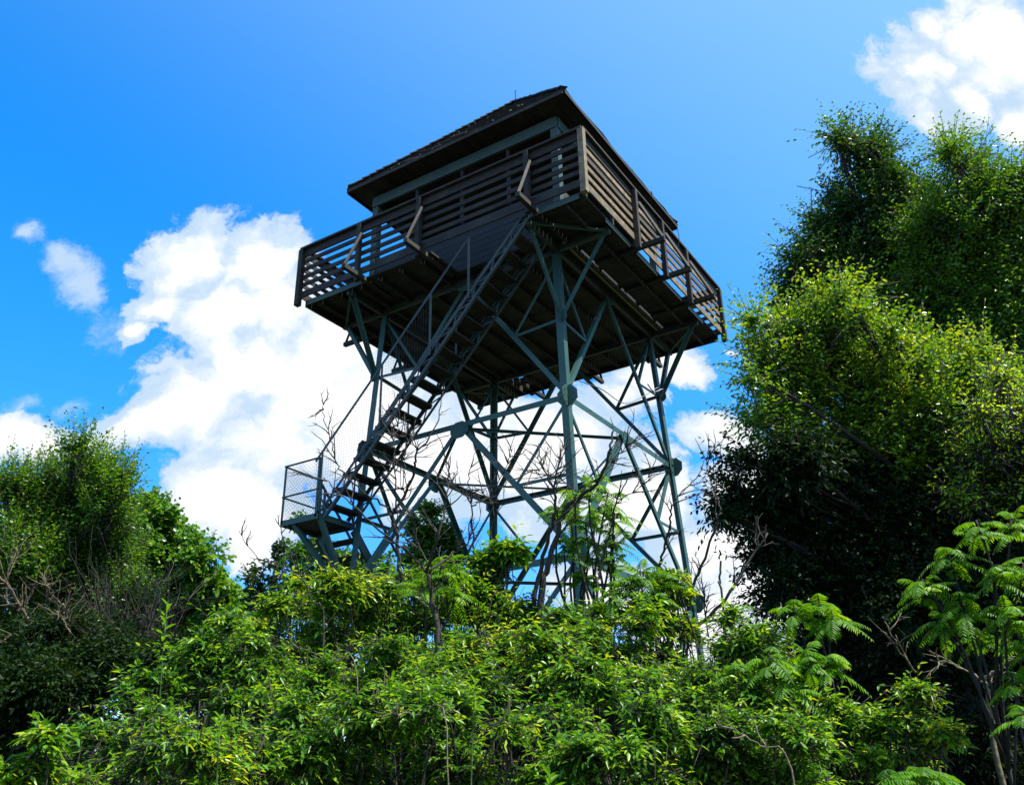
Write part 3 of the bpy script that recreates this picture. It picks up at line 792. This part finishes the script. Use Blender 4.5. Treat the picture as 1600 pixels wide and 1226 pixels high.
def sapling(label, lines, w, name='bare_sapling', mat='dead', group='bare saplings and dead stems', twigs=10, twl=.3, cat='sapling', r0=.02, foot=None, nt=2):
    """bare stems: each line is pixels from thick to thin, with radii; side twigs fork from it"""
    P0 = at(lines[0][0][0][0], lines[0][0][0][1], w)
    base = V(P0.x, P0.y, gz(P0.x, P0.y)-.05)
    root = empty(name, base, label, cat, group)
    b = MB()
    for li, (pts, ra, rb) in enumerate(lines):
        ww = w
        Q = [at(x, y, w+.25*math.sin(li*2.1+i*.7)*(0 if i == 0 else 1)) for i, (x, y) in enumerate(pts)]
        if li == 0: Q = [base]+Q
        S = spline(Q, 5); m = len(S)
        S = [s_+V(random.gauss(0, 1), random.gauss(0, 1), random.gauss(0, 1))*.008 for s_ in S]
        b.tube(S, [.82*(ra+(rb-ra)*(i/(m-1))**.8) for i in range(m)], 7)
        for k in range(twigs):
            i = int(m*random.uniform(.35 if li == 0 else .2, .98)); i = min(i, m-2); tan = (S[i+1]-S[i]).normalized()
            sdv = Vector(norm(rnd(1))[0]); sdv = (sdv-tan*sdv.dot(tan)).normalized()
            d = (tan*.8+sdv*.8+V(0, 0, .25)).normalized(); L = twl*random.uniform(.4, 1.2)
            p = limb(b, S[i], S[i]+d*L, .008, .0028, 5, .14, 4)
            for _ in range(nt):
                q = random.choice(p[1:-1]); d2 = (d+Vector(norm(rnd(1))[0])*.8).normalized()
                limb(b, q, q+d2*L*random.uniform(.3, .55), .0045, .0018, 3, .12, 3)
    b.build('stem', M[mat], root, smooth=True)
    return root

# ---- trees on the right
OV = (.34, .72, 1.0, .78)
tree('leafy_tree', 'tallest dark leafy tree at the right, its pointed top reaching above all the other crowns', 'tree',
     px_lobes([(1335, 222, 30), (1362, 255, 36), (1385, 300, 50), (1345, 360, 60), (1290, 390, 42), (1325, 440, 70), (1265, 440, 36), (1420, 400, 80), (1430, 480, 100), (1330, 520, 80), (1500, 540, 110), (1420, 620, 120), (1310, 215, 16), (1320, 320, 24), (1300, 300, 14), (1430, 350, 50), (1450, 300, 22), (1250, 400, 20), (1235, 455, 24), (1250, 425, 24), (1225, 480, 26), (1300, 350, 26), (1275, 380, 20), (1460, 400, 70), (1420, 300, 32), (1400, 268, 22), (1450, 335, 40), (1375, 225, 16), (1270, 345, 12)], 16, .7),
     L_['dark'], .09, .042, cover=3.5, twig=.95, nleaf=14, trunk_r=.2, upb=.4, tint=(.5, .2), shape=OV, scatter=.26, bend=.0, spread=.8, group='trees at the right')
tree('leafy_tree', 'tree with yellow-green top leaves at the right edge behind the bright crown', 'tree',
     px_lobes([(1497, 250, 26), (1520, 300, 42), (1490, 345, 50), (1590, 290, 34), (1580, 350, 60), (1540, 400, 70), (1610, 430, 80), (1480, 440, 60), (1560, 500, 80), (1640, 340, 80), (1480, 235, 12), (1530, 245, 16), (1460, 390, 50), (1450, 470, 60), (1520, 560, 60)], 14.3, .6),
     L_['bright'], .08, .038, cover=3.5, twig=.85, nleaf=13, scatter=.28, bend=-.02, trunk_r=.16, upb=.55, tint=(.36, .2), shape=OV, group='trees at the right')
tree('leafy_tree', 'broad sunlit bright green tree filling the right side above the dark shade', 'tree',
     px_lobes([(1175, 497, 10), (1185, 530, 22), (1180, 590, 16), (1320, 455, 8), (1445, 560, 12), (1540, 550, 14), (1185, 650, 24), (1310, 462, 16), (1205, 560, 44), (1245, 510, 38), (1390, 520, 18), (1335, 485, 20), (1290, 500, 40), (1330, 520, 40), (1285, 580, 75), (1215, 640, 50), (1360, 600, 80), (1300, 680, 90), (1440, 640, 75), (1420, 700, 100), (1520, 620, 70), (1500, 720, 100), (1600, 640, 80), (1380, 560, 40), (1460, 590, 60), (1550, 680, 70), (1440, 760, 60), (1230, 690, 40), (1620, 740, 90), (1720, 760, 90)], 12.0, .6),
     L_['bright'], .08, .04, cover=3.1, twig=.9, nleaf=14, scatter=.3, bend=.0, trunk_r=.15, upb=.6, tint=(.6, .2), young=.3, shape=OV, group='trees at the right')
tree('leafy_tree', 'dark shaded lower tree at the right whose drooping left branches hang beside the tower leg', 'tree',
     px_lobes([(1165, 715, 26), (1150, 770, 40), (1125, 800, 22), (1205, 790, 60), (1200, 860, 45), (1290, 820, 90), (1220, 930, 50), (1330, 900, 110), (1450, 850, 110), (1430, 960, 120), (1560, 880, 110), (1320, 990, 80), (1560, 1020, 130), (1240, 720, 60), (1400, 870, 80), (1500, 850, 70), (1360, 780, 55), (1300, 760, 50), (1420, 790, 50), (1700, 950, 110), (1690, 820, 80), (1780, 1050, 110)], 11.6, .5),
     L_['painted_shade'], .08, .04, cover=3.8, twig=.65, nleaf=11, scatter=.34, trunk_r=.18, upb=.2, tint=(.3, .18), shape=OV, group='trees at the right')
tree('leafy_tree', 'yellowing leafy tree at the right edge above the sumac fronds', 'tree',
     px_lobes([(1575, 630, 28), (1600, 680, 50), (1545, 690, 34), (1560, 750, 44), (1610, 760, 60), (1520, 735, 24), (1580, 810, 36), (1640, 640, 50), (1500, 700, 20), (1530, 640, 22), (1560, 590, 20), (1500, 770, 24)], 10.9, .6),
     L_['yellow'], .07, .035, cover=2.2, twig=.6, nleaf=8, trunk_r=.08, upb=.4, tint=(.5, .2), shape=OV, group='trees at the right')
# ---- trees on the left and behind the tower
tree('leafy_tree', 'dark tree at the left edge with feathery top shoots against the cloud', 'tree',
     px_lobes([(120, 700, 26), (145, 735, 40), (185, 745, 30), (175, 790, 42), (90, 770, 50), (40, 780, 42), (5, 750, 30), (110, 840, 80), (30, 860, 80), (180, 860, 50), (120, 940, 90), (20, 970, 90), (190, 950, 60)], 18, .7),
     L_['bright'], .095, .045, cover=3.5, twig=1.0, nleaf=14, scatter=.26, bend=.03, trunk_r=.18, upb=.85, tint=(.28, .2), young=.2, shape=OV, group='trees at the left')
tree('leafy_tree', 'round-crowned maple with bright green lobes, right of the dark left tree', 'tree',
     px_lobes([(232, 805, 36), (275, 830, 34), (255, 860, 50), (300, 870, 40), (320, 905, 36), (345, 930, 30), (290, 930, 60), (220, 900, 60), (230, 970, 60), (330, 975, 40), (205, 800, 34), (240, 790, 26), (350, 960, 30)], 23, .6),
     L_['maple'], .13, .12, cover=3.2, twig=.5, nleaf=7, trunk_r=.2, upb=.3, tint=(.6, .2), shape=(.3, .6, .9, 1.0), group='trees at the left')
tree('leafy_tree', 'small bluish distant tree between the maple and the stair landing', 'tree',
     px_lobes([(432, 865, 22), (405, 905, 26), (450, 900, 32), (395, 935, 22), (430, 950, 40)], 27, .5),
     L_['far'], .13, .11, cover=3.0, twig=.4, nleaf=7, trunk_r=.14, upb=.3, shape=(.3, .6, .9, 1.0), group='trees behind the tower')
tree('leafy_tree', 'leafy tree standing behind the stair landing', 'tree',
     px_lobes([(478, 815, 16), (500, 860, 36), (465, 860, 26), (545, 885, 36), (590, 900, 40), (520, 920, 50)], 24, .5),
     L_['maple'], .12, .09, cover=3.0, twig=.4, nleaf=7, trunk_r=.14, upb=.3, tint=(.35, .2), shape=(.3, .6, .9, 1.0), group='trees behind the tower')
tree('leafy_tree', 'small rounded tree top rising inside the tower frame left of the back leg', 'tree',
     px_lobes([(672, 795, 20), (660, 825, 30), (692, 835, 24), (655, 870, 34), (695, 880, 32), (675, 920, 40)], 21, .4),
     L_['maple'], .09, .07, cover=3.8, twig=.32, nleaf=7, trunk_r=.12, upb=.35, tint=(.5, .2), shape=(.3, .6, .9, 1.0), group='trees behind the tower')
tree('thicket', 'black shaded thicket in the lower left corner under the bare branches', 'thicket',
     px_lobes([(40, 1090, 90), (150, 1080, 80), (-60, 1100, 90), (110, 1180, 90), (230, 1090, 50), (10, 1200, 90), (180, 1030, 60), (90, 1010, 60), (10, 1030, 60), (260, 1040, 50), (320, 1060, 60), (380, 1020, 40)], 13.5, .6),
     L_['painted_shade'], .10, .045, cover=3.4, twig=.5, nleaf=8, trunk_r=.05, upb=.2, limbs=False)
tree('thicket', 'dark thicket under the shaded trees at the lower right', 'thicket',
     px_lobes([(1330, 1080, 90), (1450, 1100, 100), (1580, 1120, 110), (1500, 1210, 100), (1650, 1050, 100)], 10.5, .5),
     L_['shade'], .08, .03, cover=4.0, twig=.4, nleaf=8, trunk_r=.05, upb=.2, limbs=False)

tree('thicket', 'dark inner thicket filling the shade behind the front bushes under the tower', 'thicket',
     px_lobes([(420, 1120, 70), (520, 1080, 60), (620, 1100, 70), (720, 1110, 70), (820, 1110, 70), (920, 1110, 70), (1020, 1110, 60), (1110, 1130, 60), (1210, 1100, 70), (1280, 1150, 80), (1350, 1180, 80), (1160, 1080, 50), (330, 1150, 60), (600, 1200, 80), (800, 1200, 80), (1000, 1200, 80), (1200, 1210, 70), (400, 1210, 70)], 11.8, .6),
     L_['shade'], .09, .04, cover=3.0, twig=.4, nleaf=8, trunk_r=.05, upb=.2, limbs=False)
# ---- leafy bushes
B = L_['bush']; BY = L_['bushy']
bush('bush at the foot of the stair landing with fresh yellow-green shoots', px_lobes([(468, 950, 30), (515, 940, 28), (450, 990, 50), (540, 985, 60), (400, 985, 34), (430, 940, 18), (470, 915, 16), (545, 915, 20), (575, 900, 18), (520, 905, 14), (500, 1040, 70), (560, 950, 26)], 9.3, .5), BY, leafL=.095, leafW=.033, cover=3.5)
bush('bush below the left tower leg, between the landing and the forked bare sapling', px_lobes([(600, 930, 28), (640, 912, 30), (590, 970, 50), (640, 975, 55), (620, 1020, 70), (660, 890, 20)], 9.6, .5), B, cover=3.5)
bush('bush in front of the tower centre, between the back leg and the Y-forked sapling', px_lobes([(700, 895, 26), (735, 920, 30), (710, 965, 55), (775, 965, 40), (760, 925, 20), (720, 1030, 70)], 9.8, .5), BY, cover=3.5, tint=(.35, .2))
bush('bush under the near tower leg with broken dark stems rising from it', px_lobes([(805, 955, 28), (840, 975, 34), (880, 965, 30), (830, 1010, 50), (900, 1010, 50), (850, 1060, 70)], 9.4, .5), B, cover=3.5)
bush('bush with reddish tips below the right leg of the tower', px_lobes([(945, 960, 28), (1000, 965, 26), (980, 1010, 50), (1040, 1030, 34), (1000, 1060, 70), (1070, 1045, 40)], 9.2, .5), BY, cover=4.2, tint=(.4, .2), leafL=.095, leafW=.036)
bush('tall bush right of the right tower leg in front of the white cloud gap', px_lobes([(1130, 1010, 18), (1160, 1005, 30), (1110, 1060, 40), (1185, 1045, 50), (1130, 1100, 65), (1140, 960, 16), (1180, 990, 26), (1210, 1010, 30)], 8.6, .4), B, cover=4.2)
bush('wide low bush left of centre reaching out to the bare tangle at the left', px_lobes([(350, 995, 44), (300, 1035, 44), (390, 1030, 55), (250, 1075, 44), (340, 1080, 60), (215, 1100, 30), (420, 1090, 60)], 8.0, .4), B, cover=3.5, tint=(.4, .2))
bush('bright spreading bush at the bottom left with long yellowish shoots', px_lobes([(240, 1150, 44), (320, 1140, 55), (400, 1160, 60), (200, 1195, 44), (300, 1210, 60), (120, 1215, 36)], 6.0, .3), BY, leafL=.075, leafW=.026, cover=3.3, twig=.38)
bush('dense bush at the bottom left of centre with small bright leaves', px_lobes([(480, 1130, 60), (550, 1160, 70), (470, 1210, 70), (600, 1110, 60), (560, 1220, 60), (430, 1075, 40, 7.6), (520, 1070, 55, 7.6), (590, 1060, 45, 7.8)], 6.6, .3), B, cover=3.5, leafL=.075, leafW=.028, twig=.36)
bush('dense bush at the bottom centre, in front of all the others', px_lobes([(680, 1110, 60), (740, 1160, 75), (660, 1200, 70), (800, 1110, 50), (800, 1210, 60), (670, 1060, 50, 7.8), (750, 1070, 50, 7.6), (700, 1095, 50, 7.0)], 6.6, .3), BY, cover=3.5, leafL=.078, leafW=.029, twig=.38, tint=(.3, .2))
bush('dense bush at the bottom, right of centre, with drooping long leaves', px_lobes([(880, 1120, 60), (950, 1160, 75), (880, 1200, 70), (1020, 1110, 55), (1020, 1210, 60), (830, 1070, 45, 7.8), (920, 1075, 55, 7.6), (1010, 1065, 50, 7.8)], 6.7, .3), B, cover=3.5, leafL=.08, leafW=.031, twig=.38)
bush('bush at the bottom right of centre below the middle sumac', px_lobes([(1110, 1130, 50), (1170, 1160, 65), (1100, 1200, 70), (1240, 1130, 50), (1230, 1200, 60)], 6.8, .3), B, cover=4.4, leafL=.075, leafW=.03, twig=.36)
bush('bush with red-tinged young leaves in front of the black shade at the lower right', px_lobes([(1310, 1110, 36), (1350, 1130, 44), (1400, 1110, 34), (1440, 1085, 30), (1330, 1180, 50), (1420, 1150, 50), (1470, 1150, 30), (1400, 1205, 44)], 7.2, .3), BY, cover=3.8, leafL=.08, leafW=.032, twig=.32)
bush('lone small bush in the dark lower left corner', px_lobes([(75, 1150, 20), (60, 1200, 30), (20, 1215, 24)], 5.6, .15), BY, cover=2.6, leafL=.09, leafW=.035, twig=.28)

bush('broad-leaved vine climbing at the foot of the back tower leg', px_lobes([(762, 895, 20), (772, 865, 16), (790, 850, 12), (750, 870, 12), (800, 860, 9), (760, 930, 24)], 9.9, .15), B, cover=1.3, leafL=.12, leafW=.05, twig=.3, name='climbing_vine')
bush('leafy saplings with reddish young leaves around the foot of the right tower leg', px_lobes([(1060, 925, 16), (1030, 935, 20), (1050, 905, 14), (1040, 960, 26), (1075, 985, 28), (1015, 945, 22)], 9.6, .25), BY, cover=2.6, leafL=.09, leafW=.035, twig=.3, name='leafy_sapling')
bush('bush filling the bank below the Y-forked sapling, between front and back bushes', px_lobes([(400, 1050, 44), (460, 1040, 48), (520, 1040, 50), (580, 1045, 50), (640, 1035, 50), (690, 1025, 44), (600, 1000, 40), (500, 1000, 40)], 8.3, .5), B, cover=3.6, leafL=.08, leafW=.03)
bush('bush filling the bank below the near tower leg, between front and back bushes', px_lobes([(740, 1030, 48), (800, 1035, 50), (860, 1035, 50), (920, 1030, 50), (980, 1040, 50), (830, 995, 40), (740, 990, 36), (910, 990, 36)], 8.4, .5), BY, cover=3.6, leafL=.08, leafW=.03, tint=(.4, .3))
bush('bush filling the bank below the right tower leg, beside the frond-topped sumac', px_lobes([(1040, 1050, 48), (1090, 1070, 50), (1150, 1080, 50), (1060, 1110, 50), (1210, 1090, 44), (1130, 1120, 50), (1260, 1100, 36)], 7.9, .4), B, cover=3.6, leafL=.08, leafW=.03)
bush('bush at the bottom left between the small corner bush and the spreading one', px_lobes([(170, 1150, 40), (210, 1180, 44), (150, 1200, 44), (230, 1120, 36), (100, 1190, 36)], 7.0, .4), B, cover=3.2, leafL=.08, leafW=.03)
# ---- sumac shrubs
sumac('largest sumac at the right edge, its fern-like fronds lit above a pale forked trunk', [(1525, 812, 7.2), (1580, 808, 7.4), (1480, 860, 7.2), (1440, 905, 7.1), (1550, 880, 7.0), (1600, 880, 7.0), (1500, 935, 7.0), (1570, 950, 6.8), (1470, 965, 7.1), (1600, 990, 6.9), (1530, 985, 7.3)], (1560, 1215, 7.2), frond=.33, rad=.02, nf=16, leafL=.062)
sumac('sumac alone against the black shade left of the largest one', [(1240, 945, 8.4), (1280, 940, 8.5), (1300, 955, 8.3)], (1270, 1180, 8.5), frond=.34, nf=13)
sumac('sumac with arching fronds in front of the black shade, above the middle bushes', [(1200, 1020, 7.4), (1260, 1020, 7.5), (1290, 1025, 7.4), (1150, 1030, 7.6), (1230, 1060, 7.3)], (1235, 1215, 7.4), frond=.32, nf=13)
sumac('low sumac cut by the bottom edge of the photo at the lower right', [(1400, 1215, 5.2), (1450, 1205, 5.2), (1370, 1225, 5.1)], (1420, 1260, 5.2), frond=.36, nf=9)
sumac('sumac climbing beside the near tower leg among the broken dark stems', [(925, 745, 10.2), (950, 770, 10.2), (900, 765, 10.1), (960, 800, 10.2), (915, 815, 10.1), (945, 845, 10.2), (880, 850, 10.1), (960, 870, 10.0), (910, 890, 10.0), (870, 790, 10.2), (935, 800, 10.4), (900, 840, 10.3), (925, 870, 10.2), (890, 800, 10.4), (960, 835, 10.1)], (915, 1000, 10.1), frond=.40, nf=10, rad=.03, leafL=.075)
sumac('sumac with drooping fronds against the bright cloud, in front of the right tower leg', [(1000, 890, 9.4), (1025, 895, 9.5), (985, 940, 9.4), (1020, 920, 9.3), (980, 905, 9.4), (955, 925, 9.3)], (1035, 1060, 9.4), frond=.42, nf=13, leafL=.075)
sumac('sumac poking up below the stair, left of the round tree top', [(690, 880, 9.0), (660, 905, 9.0), (710, 920, 9.0)], (690, 1050, 9.0), frond=.42, nf=11, leafL=.07)
sumac('small sumac at the right edge below the largest one', [(1600, 1110, 6.4), (1580, 1050, 6.8)], (1600, 1230, 6.4), frond=.34, nf=7)

# ---- bare saplings, dead stems
sapling('thick forked dark stems in front of the near tower leg', [
    ([(846, 945), (854, 892), (867, 845), (878, 807), (901, 780), (927, 761), (944, 735), (952, 701), (958, 672)], .055, .012),
    ([(832, 945), (847, 880), (859, 828), (867, 799), (867, 765), (857, 750), (844, 716), (842, 695)], .035, .006),
    ([(867, 790), (868, 750), (876, 712), (881, 696)], .016, .005), ([(944, 735), (965, 715), (985, 690)], .012, .004),
    ([(901, 780), (885, 755), (850, 735), (830, 735)], .01, .004)], 9.6, twigs=13, twl=.42)
sapling('slender bare sapling leaning right, between the thick dark stems and the right tower leg', [
    ([(933, 945), (935, 903), (944, 864), (954, 822), (965, 780), (977, 754), (994, 731)], .022, .006), ([(965, 780), (1000, 760), (1020, 735)], .008, .003)], 9.6, twigs=9, twl=.35)
sapling('bare sapling forking in a wide Y, in front of the round tree top', [
    ([(682, 1012), (676, 950), (668, 893)], .03, .024),
    ([(667, 895), (640, 862), (612, 844), (578, 814), (553, 789), (526, 766), (505, 746)], .018, .005),
    ([(668, 893), (681, 848), (695, 798), (701, 750), (704, 715)], .02, .005),
    ([(668, 893), (697, 871), (722, 855), (742, 835)], .018, .006), ([(670, 885), (652, 850), (645, 800)], .012, .004)], 8.2, twigs=9, twl=.32)
sapling('tall bare sapling crossing the stair flight with two long curving branches', [
    ([(628, 990), (626, 900), (619, 837), (612, 803), (626, 784), (644, 746), (649, 723), (654, 704), (674, 679), (688, 641), (692, 612)], .036, .005),
    ([(612, 806), (599, 789), (571, 771), (542, 743), (526, 723), (517, 686), (505, 650), (504, 629)], .016, .004),
    ([(619, 800), (617, 750), (614, 700), (618, 660)], .012, .004), ([(654, 704), (640, 690), (606, 650)], .008, .003),
    ([(644, 746), (628, 765), (625, 730), (630, 712)], .007, .003)], 9.5, twigs=12, twl=.34)
sapling('bare sapling standing in front of the back tower leg', [
    ([(752, 990), (745, 894), (738, 826), (737, 780), (733, 748), (738, 718)], .022, .005), ([(737, 790), (765, 775), (790, 730), (800, 700)], .012, .004), ([(737, 780), (715, 765), (700, 740)], .01, .003),
    ([(775, 900), (767, 840), (770, 790), (752, 768), (738, 758)], .012, .005)], 10.4, twigs=12, twl=.32)
sapling('dead stems crossing in front of the foot of the right tower leg', [
    ([(1048, 1000), (1072, 934), (1092, 895), (1113, 837), (1126, 800)], .035, .012),
    ([(1020, 1000), (1028, 904), (1036, 860), (1048, 816), (1051, 790), (1068, 765), (1092, 740), (1107, 705)], .022, .005),
    ([(1060, 1000), (1119, 951), (1163, 890), (1200, 830)], .03, .012), ([(1126, 800), (1118, 770), (1105, 730), (1112, 698)], .012, .004),
    ([(1107, 995), (1103, 950), (1097, 908)], .012, .005)], 9.8, twigs=10, twl=.36)
sapling('short green dead stub sticking up right of the tower', [([(1127, 950), (1126, 910), (1126, 874)], .016, .013)], 9.0, name='dead_stub', twigs=0, cat='stub')
sapling('thin dark twig rising left of the stair landing', [([(505, 985), (490, 940), (460, 880), (443, 840), (430, 808)], .014, .004), ([(475, 905), (440, 885), (400, 868), (372, 828)], .008, .003)], 8.4, twigs=5, twl=.22)
sapling('pale sunlit bare sapling at the left edge, lighter than the dark tree behind it', [
    ([(73, 1083), (73, 1046), (61, 1003), (46, 970), (29, 942), (9, 911), (-8, 895)], .05, .02), ([(73, 1060), (40, 1030), (25, 990), (0, 1000)], .02, .006), ([(75, 1050), (110, 1075), (135, 1090)], .02, .01),
    ([(29, 942), (10, 940), (15, 880), (20, 862)], .02, .006)], 13.5, mat='pale', twigs=12, twl=.6, name='bare_sapling')
sapling('second pale bare sapling, right of the one at the left edge', [
    ([(120, 1072), (118, 1028), (109, 1003), (107, 973), (98, 942)], .035, .016), ([(109, 990), (98, 965), (88, 953)], .016, .012), ([(72, 940), (76, 918), (66, 912)], .02, .012)], 13.5, mat='pale', twigs=10, twl=.5, name='bare_sapling')
sapling('pale forked trunk leaning under the largest sumac at the right', [
    ([(1560, 1190), (1550, 1110), (1541, 1065), (1560, 1045), (1580, 1030), (1605, 1024)], .035, .014), ([(1541, 1068), (1500, 1040), (1455, 1030)], .014, .005), ([(1430, 1050), (1400, 1010), (1385, 972)], .012, .004)], 7.4, mat='pale', twigs=5, twl=.3)
def herb(label, px, py, w, h=.5, L=.13):
    tip = at(px, py, w); foot = V(tip.x+random.uniform(-.1, .1), tip.y+random.uniform(-.1, .1), gz(tip.x, tip.y))
    root = empty('leafy_shoot', foot, label, 'plant', 'upright leafy shoots among the bushes')
    b = MB(); limb(b, foot, tip, .009, .004, 7, .03, 5); b.build('stem', M['green'], root, smooth=True)
    LV = Leaves(); n = 16; pos, dd = [], []
    for i in range(n):
        a_ = i*2.4; t = i/n; pos.append(tip-V(0, 0, h*(1-t))); up_ = .25+1.3*t
        dd.append(V(math.cos(a_), math.sin(a_), up_))
    dd = np.array(dd); nn = UP-norm(dd)*.3+rnd(n, .1)
    LV.add(np.array(pos), dd, nn, L*rng.uniform(.7, 1.1, n), L*.24*rng.uniform(.8, 1.1, n), np.clip(rng.normal(.55, .1, n), 0, 1), droop=.35)
    LV.build('foliage', L_['sumac'], root)
herb('upright shoot with long narrow leaves beside the bare twig tangle at the left', 262, 940, 8.0, .5, .15)
herb('upright long-leaved shoot in front of the strut under the stair landing', 508, 918, 8.8, .4, .14)
herb('tall narrow-leaved shoot just left of the stair landing foot', 455, 905, 8.9, .35, .12)
herb('bright upright shoot over the bottom left bushes', 345, 1120, 5.6, .18, .11)
herb('fresh green shoot in the middle of the front bushes', 742, 1062, 6.3, .2, .11)
herb('pale green shoot cut by the bottom edge of the photo, right of centre', 858, 1208, 4.6, .16, .11)
sapling('thin dark stem bending through the leaves in the middle of the front bushes', [([(1020, 1150), (1005, 1110), (985, 1060), (960, 1010), (962, 975)], .012, .005)], 7.2, twigs=4, twl=.25)
sapling('dead twig slanting down through the front bushes right of centre', [([(1235, 1200), (1190, 1165), (1150, 1140), (1120, 1105)], .01, .004)], 6.1, twigs=4, twl=.2, mat='pale')
sapling('dead pale twigs lying almost level among the front bushes left of centre', [([(700, 1135), (650, 1116), (620, 1108), (585, 1112)], .008, .003), ([(655, 1118), (625, 1114), (590, 1118)], .006, .003)], 6.0, twigs=2, twl=.15, mat='pale')
sapling('long pale bramble stem arching over the bush left of centre', [([(560, 1060), (520, 1035), (480, 1015), (440, 1008)], .008, .003)], 7.4, twigs=3, twl=.2, mat='pale')
# tangle of fine bare twigs between the dark tree and the wide low bush
c0 = at(195, 1075, 14.5); root = empty('bare_shrub', V(c0.x, c0.y, gz(c0.x, c0.y)), 'dense grey-brown tangle of leafless twigs under the maple at the left', 'shrub')
b = MB()
for i in range(95):
    x = random.gauss(205, 42); f = at(x*.5+100, 1090, 14.5+random.uniform(-1, 1)); e = at(x+random.gauss(0, 20), random.uniform(900, 1040), 14.5+random.uniform(-1, 1))
    p = limb(b, f, e, .014, .004, 7, .12, 4)
    for _ in range(6):
        q = random.choice(p[2:]); d = (e-f).normalized()+Vector(norm(rnd(1))[0])*.9; limb(b, q, q+d*random.uniform(.25, .8), .006, .002, 4, .15, 3)
b.build('stem', M['dead'], root)
# far wooded ridge
FW = Leaves(); n = 110000
az_ = rng.uniform(R(60), R(185), n); rr_ = rng.uniform(75, 110, n); hh_ = 6.0+1.5*np.sin(az_*37)+1.2*np.sin(az_*91+1)
FW.add(np.stack([CAM.x+rr_*np.cos(az_), CAM.y+rr_*np.sin(az_), rng.uniform(0, 1, n)**.6*hh_], 1), rnd(n), UP+rnd(n, .6), rng.uniform(.4, .9, n), rng.uniform(.3, .6, n), rng.uniform(0, 1, n))
_rt = empty('far_wood', (0, 0, 0), 'x', 'x'); fo = FW.build('far_woodland', L_['far'], _rt); fo.parent = None
bpy.data.objects.remove(_rt); tag(fo, 'low line of distant woodland seen between the bushes', kind='stuff')
# ground cover
c0 = at(700, 1226, 7); LV = Leaves(); n = 26000
root = tag(bpy.data.objects.new('undergrowth', None), 'low weeds and brambles covering the ground under the bushes', kind='stuff')
px_ = rng.uniform(-17, 19, n); py_ = rng.uniform(-12, 12, n)
z_ = np.array([gz(a, b) for a, b in zip(px_, py_)])
LVu = Leaves(); LVu.add(np.stack([px_, py_, z_+rng.uniform(0, .5, n)], 1), rnd(n)+UP*.4, UP+rnd(n, .3), rng.uniform(.1, .22, n), rng.uniform(.03, .08, n), rng.uniform(0, 1, n))
ORG['undergrowth_root'] = V(0, 0, 0)
class _P: name = 'undergrowth_root'
v = np.concatenate(LVu.v); nl = len(v)//6
me = bpy.data.meshes.new('undergrowth'); me.from_pydata(v.tolist(), [], [(k*6+a, k*6+b_, k*6+c_, k*6+d_) for k in range(nl) for a, b_, c_, d_ in ((0, 1, 2, 3), (0, 3, 4, 5))])
a = me.attributes.new('tint', 'FLOAT', 'POINT'); a.data.foreach_set('value', np.concatenate(LVu.t).astype(np.float32))
me.materials.append(L_['bush']); uo = bpy.data.objects.new('undergrowth', me); COL.objects.link(uo)
bpy.data.objects.remove(root)
tag(uo, 'low weeds and brambles covering the ground under the bushes', kind='stuff')
print('VERTS', sum(len(o.data.vertices) for o in bpy.data.objects if o.type == 'MESH'))
